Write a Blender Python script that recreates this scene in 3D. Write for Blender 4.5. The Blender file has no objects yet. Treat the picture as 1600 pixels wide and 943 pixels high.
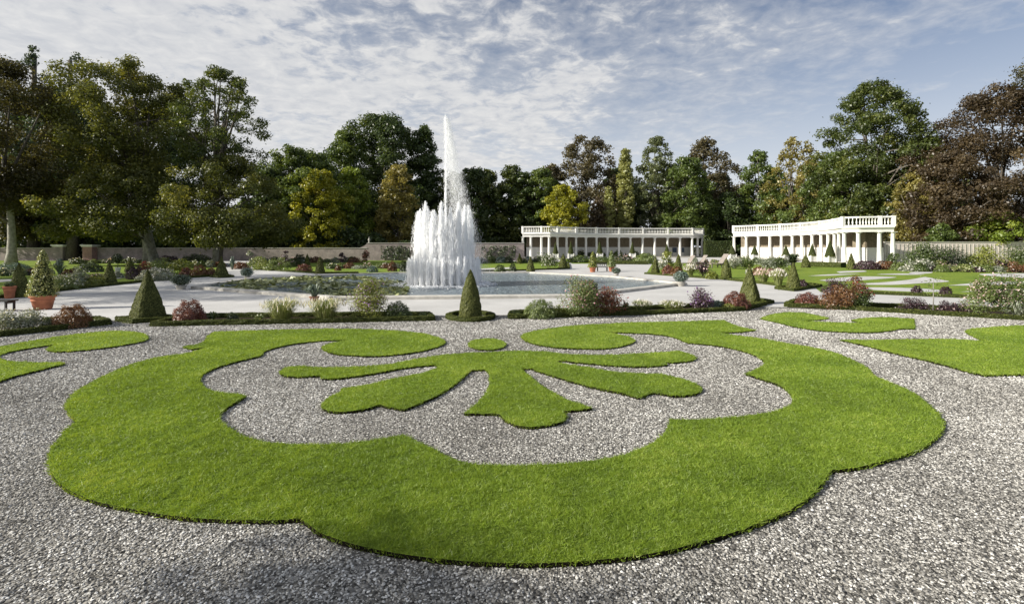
import bpy, bmesh, math, random
import numpy as np
from mathutils import Vector
from mathutils.geometry import tessellate_polygon

R = math.radians
rng = np.random.default_rng(7)
random.seed(7)
S = bpy.context.scene
COL = S.collection

# ------------------------------------------------------------------ camera
F, EYE, HORIZ, CX = 760.0, 2.6, 385.0, 800.0        # survey numbers of the photograph (1600 px wide)
cam_d = bpy.data.cameras.new('camera')
cam = bpy.data.objects.new('camera', cam_d)
COL.objects.link(cam)
cam.location = (0, 0, EYE)
cam.rotation_euler = (R(90), 0, 0)
cam_d.sensor_width = 36.0
cam_d.lens = 36.0 * F / 1600.0
cam_d.shift_y = -(471.5 - HORIZ) / 1600.0
cam_d.clip_start = 0.1
cam_d.clip_end = 3000
S.camera = cam

# ------------------------------------------------------------------ world / sun
SUN_EL, SUN_BACK = 27.0, -14.0
to_sun = Vector((-math.cos(R(SUN_EL)) * math.cos(R(SUN_BACK)), math.cos(R(SUN_EL)) * math.sin(R(SUN_BACK)), math.sin(R(SUN_EL))))
W = bpy.data.worlds.new('World')
S.world = W
W.use_nodes = True
nt = W.node_tree
nt.nodes.clear()


def N(nt, typ, **kw):
    n = nt.nodes.new(typ)
    for k, v in kw.items():
        if k == 'inp':
            for i, val in v.items():
                n.inputs[i].default_value = val
        else:
            setattr(n, k, v)
    return n


def math_node(nt, op, a, b=None, clamp=False):
    n = nt.nodes.new('ShaderNodeMath')
    n.operation = op
    n.use_clamp = clamp
    for i, v in enumerate((a, b)):
        if v is None:
            continue
        if hasattr(v, 'is_output'):
            nt.links.new(v, n.inputs[i])
        else:
            n.inputs[i].default_value = v
    return n.outputs[0]


def ramp(nt, fac, stops, interp='LINEAR'):
    n = nt.nodes.new('ShaderNodeValToRGB')
    n.color_ramp.interpolation = interp
    el = n.color_ramp.elements
    while len(el) < len(stops):
        el.new(0.5)
    for e, (p, c) in zip(el, stops):
        e.position = p
        e.color = (c[0], c[1], c[2], 1) if hasattr(c, '__len__') else (c, c, c, 1)
    nt.links.new(fac, n.inputs[0])
    return n.outputs[0]


def mixc(nt, fac, a, b, mode='MIX'):
    n = nt.nodes.new('ShaderNodeMix')
    n.data_type = 'RGBA'
    n.blend_type = mode
    for sock, v in ((n.inputs[0], fac), (n.inputs[6], a), (n.inputs[7], b)):
        if hasattr(v, 'is_output'):
            nt.links.new(v, sock)
        elif hasattr(v, '__len__'):
            sock.default_value = (v[0], v[1], v[2], 1)
        else:
            sock.default_value = v
    return n.outputs[2]


def noise(nt, vec, scale, detail=4, rough=0.55, dist=0.0):
    n = nt.nodes.new('ShaderNodeTexNoise')
    n.inputs['Scale'].default_value = scale
    n.inputs['Detail'].default_value = detail
    n.inputs['Roughness'].default_value = rough
    n.inputs['Distortion'].default_value = dist
    if vec is not None:
        nt.links.new(vec, n.inputs['Vector'])
    return n.outputs['Fac']


sky = N(nt, 'ShaderNodeTexSky', sky_type='NISHITA', sun_disc=False, sun_elevation=R(SUN_EL), sun_rotation=R(270 + SUN_BACK))
sky.air_density = 1.0
sky.dust_density = 1.6
sky.ozone_density = 1.5
tc = N(nt, 'ShaderNodeTexCoord')
sep = N(nt, 'ShaderNodeSeparateXYZ')
nt.links.new(tc.outputs['Generated'], sep.inputs[0])
zc = math_node(nt, 'MAXIMUM', sep.outputs[2], 0.0)
den = math_node(nt, 'ADD', zc, 0.10)
u = math_node(nt, 'DIVIDE', sep.outputs[0], den)
v = math_node(nt, 'DIVIDE', sep.outputs[1], den)
comb = N(nt, 'ShaderNodeCombineXYZ')
nt.links.new(u, comb.inputs[0])
nt.links.new(v, comb.inputs[1])
P = comb.outputs[0]
big = noise(nt, P, 0.55, 3, 0.5, 0.3)
mid = noise(nt, P, 2.6, 6, 0.62, 0.5)
fine = noise(nt, P, 10.0, 5, 0.62, 0.4)
# the sheet of cloud is thick on the left and thins towards the right
lean = math_node(nt, 'MULTIPLY', math_node(nt, 'ADD', u, math_node(nt, 'MULTIPLY', v, -0.10)), -0.125)
cov = math_node(nt, 'ADD', math_node(nt, 'ADD', math_node(nt, 'MULTIPLY', big, 0.62), math_node(nt, 'MULTIPLY', mid, 0.72)), math_node(nt, 'MULTIPLY', fine, 0.46))
cov = math_node(nt, 'ADD', cov, lean)
cl = ramp(nt, cov, [(0.66, 0.0), (0.88, 0.38), (1.14, 0.90)])
haze_f = ramp(nt, zc, [(0.0, 0.97), (0.12, 0.80), (0.26, 0.40), (0.46, 0.0)])
cl_white = ramp(nt, fine, [(0.3, (7.6, 7.8, 8.2)), (0.7, (10.4, 10.3, 10.1))])
# a plain multiply keeps the sky blue a little greyer and deeper
skyc = mixc(nt, 1.0, sky.outputs[0], (0.73, 0.93, 1.15), 'MULTIPLY')
c1 = mixc(nt, haze_f, skyc, (10.0, 10.3, 10.8))
c2 = mixc(nt, cl, c1, cl_white)
bg = N(nt, 'ShaderNodeBackground')
bg.inputs[1].default_value = 0.05
nt.links.new(c2, bg.inputs[0])
wo = N(nt, 'ShaderNodeOutputWorld')
nt.links.new(bg.outputs[0], wo.inputs[0])

sun_d = bpy.data.lights.new('sun', 'SUN')
sun_d.energy = 5.0
sun_d.angle = R(0.6)
sun_d.color = (1.0, 0.945, 0.84)
sun = bpy.data.objects.new('sun', sun_d)
COL.objects.link(sun)
sun.rotation_euler = (-to_sun).to_track_quat('-Z', 'Y').to_euler()
sun.location = (-60, 20, 60)

S.view_settings.view_transform = 'Standard'
S.view_settings.look = 'None'
S.view_settings.gamma = 1
S.view_settings.exposure = 0.68
S.view_settings.use_curve_mapping = False
S.render.engine = 'CYCLES'
S.cycles.max_bounces = 14
S.cycles.diffuse_bounces = 10
S.cycles.glossy_bounces = 2
S.cycles.transmission_bounces = 6
S.cycles.transparent_max_bounces = 16
S.cycles.use_denoising = True
S.cycles.sample_clamp_indirect = 6


# ------------------------------------------------------------------ measuring helpers
def gp(x, y, z=0.0):
    d = F * (EYE - z) / (y - HORIZ)
    return np.array(((x - CX) / F * d, d, z))


def dist_of(y):
    return F * EYE / (y - HORIZ)


def wx(x, d):
    return (x - CX) / F * d


def wz(y, d):
    return EYE - (y - HORIZ) * d / F


# ------------------------------------------------------------------ materials
MATS = {}


def new_mat(name):
    m = bpy.data.materials.new(name)
    m.use_nodes = True
    m.node_tree.nodes.clear()
    return m, m.node_tree


def finish(nt, shader):
    o = nt.nodes.new('ShaderNodeOutputMaterial')
    nt.links.new(shader, o.inputs[0])


def principled(nt, col, rough=0.8, spec=0.3, bump=None, bstr=0.3, bdist=0.02):
    p = nt.nodes.new('ShaderNodeBsdfPrincipled')
    if hasattr(col, 'is_output'):
        nt.links.new(col, p.inputs['Base Color'])
    else:
        p.inputs['Base Color'].default_value = (*col, 1)
    p.inputs['Roughness'].default_value = rough
    p.inputs['Specular IOR Level'].default_value = spec
    if bump is not None:
        b = nt.nodes.new('ShaderNodeBump')
        b.inputs['Strength'].default_value = bstr
        b.inputs['Distance'].default_value = bdist
        nt.links.new(bump, b.inputs['Height'])
        nt.links.new(b.outputs[0], p.inputs['Normal'])
    return p.outputs[0]


def pos(nt):
    return nt.nodes.new('ShaderNodeNewGeometry').outputs['Position']


def leaf_mat(name, c0, c1, c2=None, transl=0.3, gloss=0.05):
    """foliage: each leaf carries a random tint that picks its own green"""
    if name in MATS:
        return MATS[name]
    m, nt = new_mat(name)
    a = nt.nodes.new('ShaderNodeAttribute')
    a.attribute_name = 'tint'
    st = [(0.0, c0), (0.6, c1), (1.0, c2 or tuple(min(1, k * 1.5) for k in c1))]
    col = ramp(nt, a.outputs['Fac'], st)
    d = nt.nodes.new('ShaderNodeBsdfDiffuse')
    t = nt.nodes.new('ShaderNodeBsdfTranslucent')
    nt.links.new(col, d.inputs[0])
    tcol = mixc(nt, 1.0, col, (1.25, 1.15, 0.6), 'MULTIPLY')
    nt.links.new(tcol, t.inputs[0])
    ms = nt.nodes.new('ShaderNodeMixShader')
    ms.inputs[0].default_value = transl
    nt.links.new(d.outputs[0], ms.inputs[1])
    nt.links.new(t.outputs[0], ms.inputs[2])
    g = nt.nodes.new('ShaderNodeBsdfGlossy')
    g.inputs['Roughness'].default_value = 0.45
    g.inputs[0].default_value = (1, 1, 1, 1)
    m2 = nt.nodes.new('ShaderNodeMixShader')
    m2.inputs[0].default_value = gloss
    nt.links.new(ms.outputs[0], m2.inputs[1])
    nt.links.new(g.outputs[0], m2.inputs[2])
    finish(nt, m2.outputs[0])
    MATS[name] = m
    return m


def plain_mat(name, col, rough=0.8, spec=0.3, var=0.25, scale=6.0, bstr=0.25, bdist=0.01):
    if name in MATS:
        return MATS[name]
    m, nt = new_mat(name)
    p = pos(nt)
    n1 = noise(nt, p, scale, 5, 0.6)
    lo = tuple(c * (1 - var) for c in col)
    hi = tuple(min(1, c * (1 + var)) for c in col)
    c = ramp(nt, n1, [(0.3, lo), (0.7, hi)])
    n2 = noise(nt, p, scale * 6, 3, 0.6)
    finish(nt, principled(nt, c, rough, spec, n2, bstr, bdist))
    MATS[name] = m
    return m


def gravel_ground_mat():
    m, nt = new_mat('parterre_gravel')
    p = pos(nt)
    vor = nt.nodes.new('ShaderNodeTexVoronoi')
    vor.inputs['Scale'].default_value = 38
    nt.links.new(p, vor.inputs['Vector'])
    sepc = nt.nodes.new('ShaderNodeSeparateColor')
    nt.links.new(vor.outputs['Color'], sepc.inputs[0])
    c = ramp(nt, sepc.outputs[0], [(0.0, (0.05, 0.047, 0.042)), (0.35, (0.12, 0.114, 0.103)), (0.75, (0.22, 0.21, 0.19)), (1.0, (0.36, 0.345, 0.32))])
    big = noise(nt, p, 0.6, 4, 0.6)
    c = mixc(nt, 1.0, c, ramp(nt, big, [(0.3, 0.86), (0.7, 1.08)]), 'MULTIPLY')
    inv = math_node(nt, 'SUBTRACT', 1.0, vor.outputs['Distance'])
    finish(nt, principled(nt, c, 0.9, 0.2, inv, 0.9, 0.02))
    return m


def path_mat():
    m, nt = new_mat('fine_path_gravel')
    p = pos(nt)
    n1 = noise(nt, p, 26, 4, 0.7)
    n2 = noise(nt, p, 0.35, 5, 0.6)
    c = ramp(nt, n1, [(0.25, (0.36, 0.355, 0.345)), (0.75, (0.62, 0.612, 0.60))])
    c = mixc(nt, 1.0, c, ramp(nt, n2, [(0.3, 0.84), (0.7, 1.08)]), 'MULTIPLY')
    finish(nt, principled(nt, c, 0.95, 0.15, n1, 0.5, 0.015))
    return m


def turf_mat(name='turf', k=1.0):
    m, nt = new_mat(name)
    p = pos(nt)
    n1 = noise(nt, p, 45, 3, 0.7)
    n2 = noise(nt, p, 1.6, 4, 0.6)
    c = ramp(nt, n1, [(0.25, (0.075 * k, 0.115 * k, 0.018 * k)), (0.75, (0.19 * k, 0.265 * k, 0.04 * k))])
    n3 = noise(nt, p, 0.35, 4, 0.6)
    c = mixc(nt, 1.0, c, ramp(nt, n2, [(0.3, (0.76, 0.82, 0.80)), (0.7, (1.22, 1.14, 1.05))]), 'MULTIPLY')
    c = mixc(nt, 1.0, c, ramp(nt, n3, [(0.35, (0.80, 0.86, 0.85)), (0.65, (1.18, 1.08, 1.05))]), 'MULTIPLY')
    finish(nt, principled(nt, c, 0.9, 0.15, n1, 0.8, 0.03))
    return m


def brick_mat(name, c1, c2, mortar):
    m, nt = new_mat(name)
    g = nt.nodes.new('ShaderNodeNewGeometry')
    s = nt.nodes.new('ShaderNodeSeparateXYZ')
    nt.links.new(g.outputs['Position'], s.inputs[0])
    cmb = nt.nodes.new('ShaderNodeCombineXYZ')
    nt.links.new(math_node(nt, 'ADD', s.outputs[0], s.outputs[1]), cmb.inputs[0])
    nt.links.new(s.outputs[2], cmb.inputs[1])
    b = nt.nodes.new('ShaderNodeTexBrick')
    b.inputs['Scale'].default_value = 1.0
    b.inputs['Brick Width'].default_value = 0.22
    b.inputs['Row Height'].default_value = 0.075
    b.inputs['Mortar Size'].default_value = 0.008
    b.inputs['Color1'].default_value = (*c1, 1)
    b.inputs['Color2'].default_value = (*c2, 1)
    b.inputs['Mortar'].default_value = (*mortar, 1)
    nt.links.new(cmb.outputs[0], b.inputs['Vector'])
    n2 = noise(nt, g.outputs['Position'], 0.9, 6, 0.65)
    c = mixc(nt, 1.0, b.outputs['Color'], ramp(nt, n2, [(0.3, (0.66, 0.66, 0.68)), (0.7, (1.22, 1.2, 1.2))]), 'MULTIPLY')
    finish(nt, principled(nt, c, 0.9, 0.2))
    return m


def water_mat():
    m, nt = new_mat('pond_water')
    p = pos(nt)
    n1 = noise(nt, p, 1.5, 4, 0.6, 0.4)
    n2 = noise(nt, p, 5.0, 3, 0.6, 0.6)
    h = math_node(nt, 'ADD', n1, math_node(nt, 'MULTIPLY', n2, 0.55))
    finish(nt, principled(nt, (0.19, 0.24, 0.275), 0.16, 0.8, h, 1.0, 0.5))
    return m


def stone_attr_mat(name, stops, rough=0.85):
    m, nt = new_mat(name)
    a = nt.nodes.new('ShaderNodeAttribute')
    a.attribute_name = 'tint'
    c = ramp(nt, a.outputs['Fac'], stops)
    finish(nt, principled(nt, c, rough, 0.25))
    return m


def foam_mat():
    m, nt = new_mat('white_water')
    d = nt.nodes.new('ShaderNodeBsdfDiffuse')
    d.inputs[0].default_value = (0.97, 0.975, 0.98, 1)
    t = nt.nodes.new('ShaderNodeBsdfTranslucent')
    t.inputs[0].default_value = (0.97, 0.975, 0.98, 1)
    ms = nt.nodes.new('ShaderNodeMixShader')
    ms.inputs[0].default_value = 0.5
    nt.links.new(d.outputs[0], ms.inputs[1])
    nt.links.new(t.outputs[0], ms.inputs[2])
    finish(nt, ms.outputs[0])
    return m


M_GRAVEL = gravel_ground_mat()
M_PATH = path_mat()
M_TURF = turf_mat('turf', 1.55)
M_SOIL = plain_mat('dark_soil', (0.035, 0.026, 0.018), 0.95, 0.1, 0.4, 8, 0.8, 0.03)
M_EARTH = plain_mat('turf_edge_soil', (0.012, 0.010, 0.006), 0.95, 0.1, 0.4, 20, 0.8, 0.02)
M_STONES = stone_attr_mat('gravel_stone', [(0.0, (0.06, 0.056, 0.05)), (0.3, (0.225, 0.215, 0.195)), (0.65, (0.44, 0.425, 0.393)), (0.9, (0.65, 0.633, 0.593)), (1.0, (0.79, 0.775, 0.74))])
M_GRASS = leaf_mat('grass_blade', (0.105, 0.165, 0.020), (0.25, 0.36, 0.040), (0.42, 0.48, 0.11), 0.40, 0.02)
M_WHITE = plain_mat('white_paint', (0.72, 0.71, 0.675), 0.6, 0.3, 0.06, 1.5, 0.1, 0.01)
M_BRICKG = brick_mat('grey_purple_brick', (0.24, 0.19, 0.18), (0.31, 0.26, 0.245), (0.36, 0.34, 0.32))
M_BRICKR = brick_mat('red_brick', (0.30, 0.15, 0.12), (0.36, 0.20, 0.16), (0.42, 0.38, 0.35))
M_PALEWALL = plain_mat('pale_plaster', (0.60, 0.545, 0.505), 0.9, 0.2, 0.16, 1.2, 0.3, 0.02)
M_STONE = plain_mat('pale_stone', (0.46, 0.44, 0.40), 0.85, 0.25, 0.25, 2.5, 0.3, 0.01)
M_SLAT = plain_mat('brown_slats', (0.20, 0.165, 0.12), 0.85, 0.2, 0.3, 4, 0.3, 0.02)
M_BARK = plain_mat('bark', (0.13, 0.115, 0.095), 0.95, 0.15, 0.45, 5, 0.9, 0.06)
M_BARKP = plain_mat('pale_bark', (0.32, 0.305, 0.27), 0.95, 0.15, 0.35, 3, 0.9, 0.06)
M_TERRA = plain_mat('terracotta', (0.40, 0.155, 0.085), 0.85, 0.25, 0.2, 6, 0.2, 0.01)
M_DARKWOOD = plain_mat('dark_wood', (0.020, 0.018, 0.016), 0.6, 0.4, 0.3, 10, 0.2, 0.005)
M_PALEWOOD = plain_mat('weathered_wood', (0.24, 0.21, 0.19), 0.8, 0.2, 0.25, 5, 0.2, 0.01)
M_IRON = plain_mat('painted_iron', (0.05, 0.05, 0.05), 0.5, 0.5, 0.2, 8, 0.1, 0.004)
M_WATER = water_mat()
M_FOAM = foam_mat()
M_PANEL = plain_mat('blue_board', (0.02, 0.035, 0.06), 0.5, 0.3, 0.2, 3, 0.05, 0.005)


# ------------------------------------------------------------------ object helpers
def tag(o, label=None, cat=None, group=None, kind=None):
    if label:
        o['label'] = label
    if cat:
        o['category'] = cat
    if group:
        o['group'] = group
    if kind:
        o['kind'] = kind
    return o


def empty(name, loc, label, cat, group=None, rz=0):
    o = bpy.data.objects.new(name, None)
    COL.objects.link(o)
    o.location = loc
    o.rotation_euler = (0, 0, rz)
    o.empty_display_size = 0.2
    return tag(o, label, cat, group)


class MB:
    """collects polygons of any size with numpy blocks; builds ONE mesh object"""

    def __init__(self):
        self.v, self.n, self.idx, self.cnt, self.mi, self.t, self.sm = [], 0, [], [], [], [], []

    def add(self, verts, faces, mat=0, tint=0.5, smooth=False):
        verts = np.asarray(verts, float).reshape(-1, 3)
        if isinstance(faces, np.ndarray):
            k = faces.shape[1]
            self.idx.append((faces + self.n).ravel())
            nf = len(faces)
            self.cnt.append(np.full(nf, k))
        else:
            nf = len(faces)
            self.idx.append(np.array([i + self.n for f in faces for i in f]))
            self.cnt.append(np.array([len(f) for f in faces]))
        self.mi.append(np.full(nf, mat))
        self.t.append(np.broadcast_to(np.asarray(tint, float), (nf,)))
        self.sm.append(np.full(nf, smooth))
        self.v.append(verts)
        self.n += len(verts)

    def box(self, x0, x1, y0, y1, z0, z1, mat=0):
        v = [(x, y, z) for z in (z0, z1) for y in (y0, y1) for x in (x0, x1)]
        self.add(v, [(0, 2, 3, 1), (4, 5, 7, 6), (0, 1, 5, 4), (2, 6, 7, 3), (0, 4, 6, 2), (1, 3, 7, 5)], mat)

    def obox(self, c, ax, ay, z0, z1, mat=0):
        """box about centre c (xy) with half-axis vectors ax, ay (xy)"""
        c, ax, ay = np.array(c[:2]), np.array(ax), np.array(ay)
        p = [c - ax - ay, c + ax - ay, c - ax + ay, c + ax + ay]
        v = [(q[0], q[1], z) for z in (z0, z1) for q in p]
        self.add(v, [(0, 2, 3, 1), (4, 5, 7, 6), (0, 1, 5, 4), (2, 6, 7, 3), (0, 4, 6, 2), (1, 3, 7, 5)], mat)

    def lathe(self, c, prof, seg=12, mat=0, smooth=True, sx=1.0):
        vs = []
        for r, z in prof:
            for k in range(seg):
                a = 2 * math.pi * k / seg
                vs.append((c[0] + r * math.cos(a) * sx, c[1] + r * math.sin(a), c[2] + z))
        fs = []
        for i in range(len(prof) - 1):
            for k in range(seg):
                k2 = (k + 1) % seg
                fs.append((i * seg + k, i * seg + k2, (i + 1) * seg + k2, (i + 1) * seg + k))
        fs.append(tuple(range(seg))[::-1])
        fs.append(tuple((len(prof) - 1) * seg + k for k in range(seg)))
        self.add(vs, fs, mat, 0.5, smooth)

    def tube(self, pts, rad, seg=6, mat=0, smooth=True):
        pts = np.asarray(pts, float)
        n = len(pts)
        tg = np.gradient(pts, axis=0)
        tg /= np.linalg.norm(tg, axis=1)[:, None] + 1e-9
        ref = np.array((0.31, 0.95, 0.05))
        a = np.cross(tg, ref)
        a /= np.linalg.norm(a, axis=1)[:, None] + 1e-9
        b = np.cross(tg, a)
        vs = []
        for k in range(seg):
            th = 2 * math.pi * k / seg
            vs.append(pts + (a * math.cos(th) + b * math.sin(th)) * np.asarray(rad)[:, None])
        vs = np.stack(vs, 1).reshape(-1, 3)
        fs = []
        for i in range(n - 1):
            for k in range(seg):
                k2 = (k + 1) % seg
                fs.append((i * seg + k, i * seg + k2, (i + 1) * seg + k2, (i + 1) * seg + k))
        fs.append(tuple(range(seg))[::-1])
        fs.append(tuple((n - 1) * seg + k for k in range(seg)))
        self.add(vs, fs, mat, 0.5, smooth)

    def build(self, name, mats, parent=None):
        me = bpy.data.meshes.new(name)
        V = np.concatenate(self.v)
        idx = np.concatenate(self.idx).astype(np.int32)
        cnt = np.concatenate(self.cnt).astype(np.int32)
        st = np.concatenate(([0], np.cumsum(cnt)[:-1])).astype(np.int32)
        me.vertices.add(len(V))
        me.vertices.foreach_set('co', V.astype(np.float32).ravel())
        me.loops.add(len(idx))
        me.loops.foreach_set('vertex_index', idx)
        me.polygons.add(len(cnt))
        me.polygons.foreach_set('loop_start', st)
        me.polygons.foreach_set('loop_total', cnt)
        me.polygons.foreach_set('material_index', np.concatenate(self.mi).astype(np.int32))
        me.polygons.foreach_set('use_smooth', np.concatenate(self.sm))
        at = me.attributes.new('tint', 'FLOAT', 'FACE')
        at.data.foreach_set('value', np.concatenate(self.t).astype(np.float32))
        for m in (mats if isinstance(mats, (list, tuple)) else [mats]):
            me.materials.append(m)
        me.update(calc_edges=True)
        o = bpy.data.objects.new(name, me)
        COL.objects.link(o)
        if parent is not None:
            o.parent = parent
        return o


def unit(v):
    return v / (np.linalg.norm(v, axis=-1, keepdims=True) + 1e-9)


def rand_dirs(n):
    return unit(rng.normal(size=(n, 3)))


def leaves(mb, p, nrm, size, mat=0, tint=None, aspect=0.6, up=None):
    """rhombic leaf faces at points p, facing nrm; size per leaf"""
    n = len(p)
    if n == 0:
        return
    nrm = unit(nrm)
    t = unit(np.cross(nrm, rand_dirs(n)))
    b = np.cross(nrm, t)
    s = np.broadcast_to(np.asarray(size, float), (n,))[:, None]
    v = np.stack([p - t * s * 0.5, p + b * s * 0.5 * aspect, p + t * s * 0.5, p - b * s * 0.5 * aspect], 1).reshape(-1, 3)
    f = np.arange(4 * n).reshape(n, 4)
    mb.add(v, f, mat, rng.random(n) if tint is None else tint)


def blades(mb, base, tip_off, width, mat=0, tint=None):
    """thin triangles from base to base+tip_off"""
    n = len(base)
    side = unit(np.cross(tip_off, rand_dirs(n)))
    w = np.broadcast_to(np.asarray(width, float), (n,))[:, None] * 0.5
    v = np.stack([base - side * w, base + side * w, base + tip_off], 1).reshape(-1, 3)
    mb.add(v, np.arange(3 * n).reshape(n, 3), mat, rng.random(n) if tint is None else tint)


def arcs(mb, base, hd, length, rise, width, mat=0, tint=None):
    """arching leaves of three segments: horizontal direction hd (n,2)"""
    n = len(base)
    pts = []
    for s, zf in ((0.0, 0.0), (0.25, 0.62), (0.62, 1.0), (1.0, 0.78)):
        q = base.copy()
        q[:, 0] += hd[:, 0] * length * s
        q[:, 1] += hd[:, 1] * length * s
        q[:, 2] += rise * zf
        pts.append(q)
    side = np.stack([-hd[:, 1], hd[:, 0], np.zeros(n)], 1)
    w = np.broadcast_to(np.asarray(width, float), (n,))[:, None] * 0.5
    vs = [pts[0] - side * w * .7, pts[0] + side * w * .7, pts[1] - side * w, pts[1] + side * w, pts[2] - side * w * .7, pts[2] + side * w * .7, pts[3]]
    v = np.stack(vs, 1).reshape(-1, 3)
    k = np.arange(n)[:, None] * 7
    q = np.concatenate([k + np.array([[0, 1, 3, 2]]), k + np.array([[2, 3, 5, 4]])])
    tn = rng.random(n) if tint is None else np.broadcast_to(tint, (n,))
    o = mb.n
    mb.add(v, q, mat, np.concatenate([tn, tn]))
    mb.n = o
    mb.idx.append((k + np.array([[4, 5, 6]]) + o).ravel())
    mb.cnt.append(np.full(n, 3))
    mb.mi.append(np.full(n, mat))
    mb.t.append(tn)
    mb.sm.append(np.full(n, False))
    mb.n = o + len(v)


def surf_samples(V, T, n):
    """n random points with normals on triangles T of V"""
    a, b, c = V[T[:, 0]], V[T[:, 1]], V[T[:, 2]]
    cr = np.cross(b - a, c - a)
    ar = np.linalg.norm(cr, axis=1)
    pick = rng.choice(len(T), n, p=ar / ar.sum())
    r1, r2 = np.sqrt(rng.random(n)), rng.random(n)
    p = a[pick] * (1 - r1)[:, None] + b[pick] * (r1 * (1 - r2))[:, None] + c[pick] * (r1 * r2)[:, None]
    return p, unit(cr[pick]), ar.sum() / 2


def grid_faces(nu, nv, close_u=False):
    f = []
    for i in range(nv - 1):
        for k in range(nu if close_u else nu - 1):
            k2 = (k + 1) % nu
            f.append((i * nu + k, i * nu + k2, (i + 1) * nu + k2, (i + 1) * nu + k))
    return np.array(f)


def in_poly(px, py, poly):
    ins = np.zeros(len(px), bool)
    n = len(poly)
    for i in range(n):
        x0, y0 = poly[i]
        x1, y1 = poly[(i + 1) % n]
        if y0 == y1:
            continue
        c = ((y0 > py) != (y1 > py)) & (px < (x1 - x0) * (py - y0) / (y1 - y0) + x0)
        ins ^= c
    return ins


def smooth_poly(P, closed=True, step=0.12, corner=48):
    """Catmull-Rom through the points, leaving sharp corners sharp"""
    P = np.asarray(P, float)
    n = len(P)
    out = []
    cor = []
    for i in range(n):
        a, b = P[i] - P[i - 1], P[(i + 1) % n] - P[i]
        d = abs(math.degrees(math.atan2(a[0] * b[1] - a[1] * b[0], a @ b)))
        cor.append(d > corner)
    for i in range(n):
        p1, p2 = P[i], P[(i + 1) % n]
        m1 = np.zeros(2) if cor[i] else None
        L = np.linalg.norm(p2 - p1)
        t1 = (p2 - p1) if cor[i] else (p2 - P[i - 1]) * 0.5
        t2 = (p2 - p1) if cor[(i + 1) % n] else (P[(i + 2) % n] - p1) * 0.5
        # keep tangents from overshooting short spans
        for t in (t1, t2):
            l = np.linalg.norm(t)
            if l > 1.2 * L:
                t *= 1.2 * L / l
        k = max(1, int(L / step))
        for j in range(k):
            s = j / k
            out.append((2 * s**3 - 3 * s**2 + 1) * p1 + (s**3 - 2 * s**2 + s) * t1 + (-2 * s**3 + 3 * s**2) * p2 + (s**3 - s**2) * t2)
    return np.array(out)


def slab(mb, poly, z0, z1, mat_top=0, mat_side=0, bottom=False):
    poly = np.asarray(poly)
    n = len(poly)
    tri = tessellate_polygon([[Vector((p[0], p[1], 0)) for p in poly]])
    top = np.column_stack([poly, np.full(n, z1)])
    T = []
    for a, b, c in tri:
        cr = (poly[b] - poly[a])[0] * (poly[c] - poly[a])[1] - (poly[b] - poly[a])[1] * (poly[c] - poly[a])[0]
        T.append((a, b, c) if cr > 0 else (a, c, b))
    mb.add(top, np.array(T), mat_top)
    if z0 is not None:
        ar = 0.5 * np.sum(poly[:, 0] * np.roll(poly[:, 1], -1) - np.roll(poly[:, 0], -1) * poly[:, 1])
        bot = np.column_stack([poly, np.full(n, z0)])
        k = np.arange(n)
        k2 = (k + 1) % n
        f = np.stack([k, k2, k2 + n, k + n], 1) if ar > 0 else np.stack([k2, k, k + n, k2 + n], 1)
        mb.add(np.concatenate([bot, top]), f, mat_side)


def px_poly(pts, z=0.0):
    return np.array([gp(x, y, z)[:2] for x, y in pts])


# ================================================================== SETTING
mb = MB()
mb.add([(-900, -60, -0.004), (900, -60, -0.004), (900, 1500, -0.004), (-900, 1500, -0.004)], [(0, 1, 2, 3)])
tag(mb.build('ground', plain_mat('woodland_floor', (0.05, 0.05, 0.028), 0.95, 0.1, 0.4, 0.8, 0.5, 0.05)), kind='structure')
mb = MB()
mb.add([(-60, -30, 0), (60, -30, 0), (60, 60, 0), (-60, 60, 0)], [(0, 1, 2, 3)])
tag(mb.build('gravel_ground', M_GRAVEL), kind='structure')

# walking path of fine gravel round the basin
path_px = [(-900, 497), (0, 501), (170, 500), (640, 494), (1000, 489), (1190, 479), (1600, 489), (2300, 500), (2300, 402), (1650, 402), (900, 402), (0, 402), (-700, 402)]
mb = MB()
slab(mb, px_poly(path_px), None, 0.004)
tag(mb.build('path', M_PATH), kind='structure')

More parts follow.
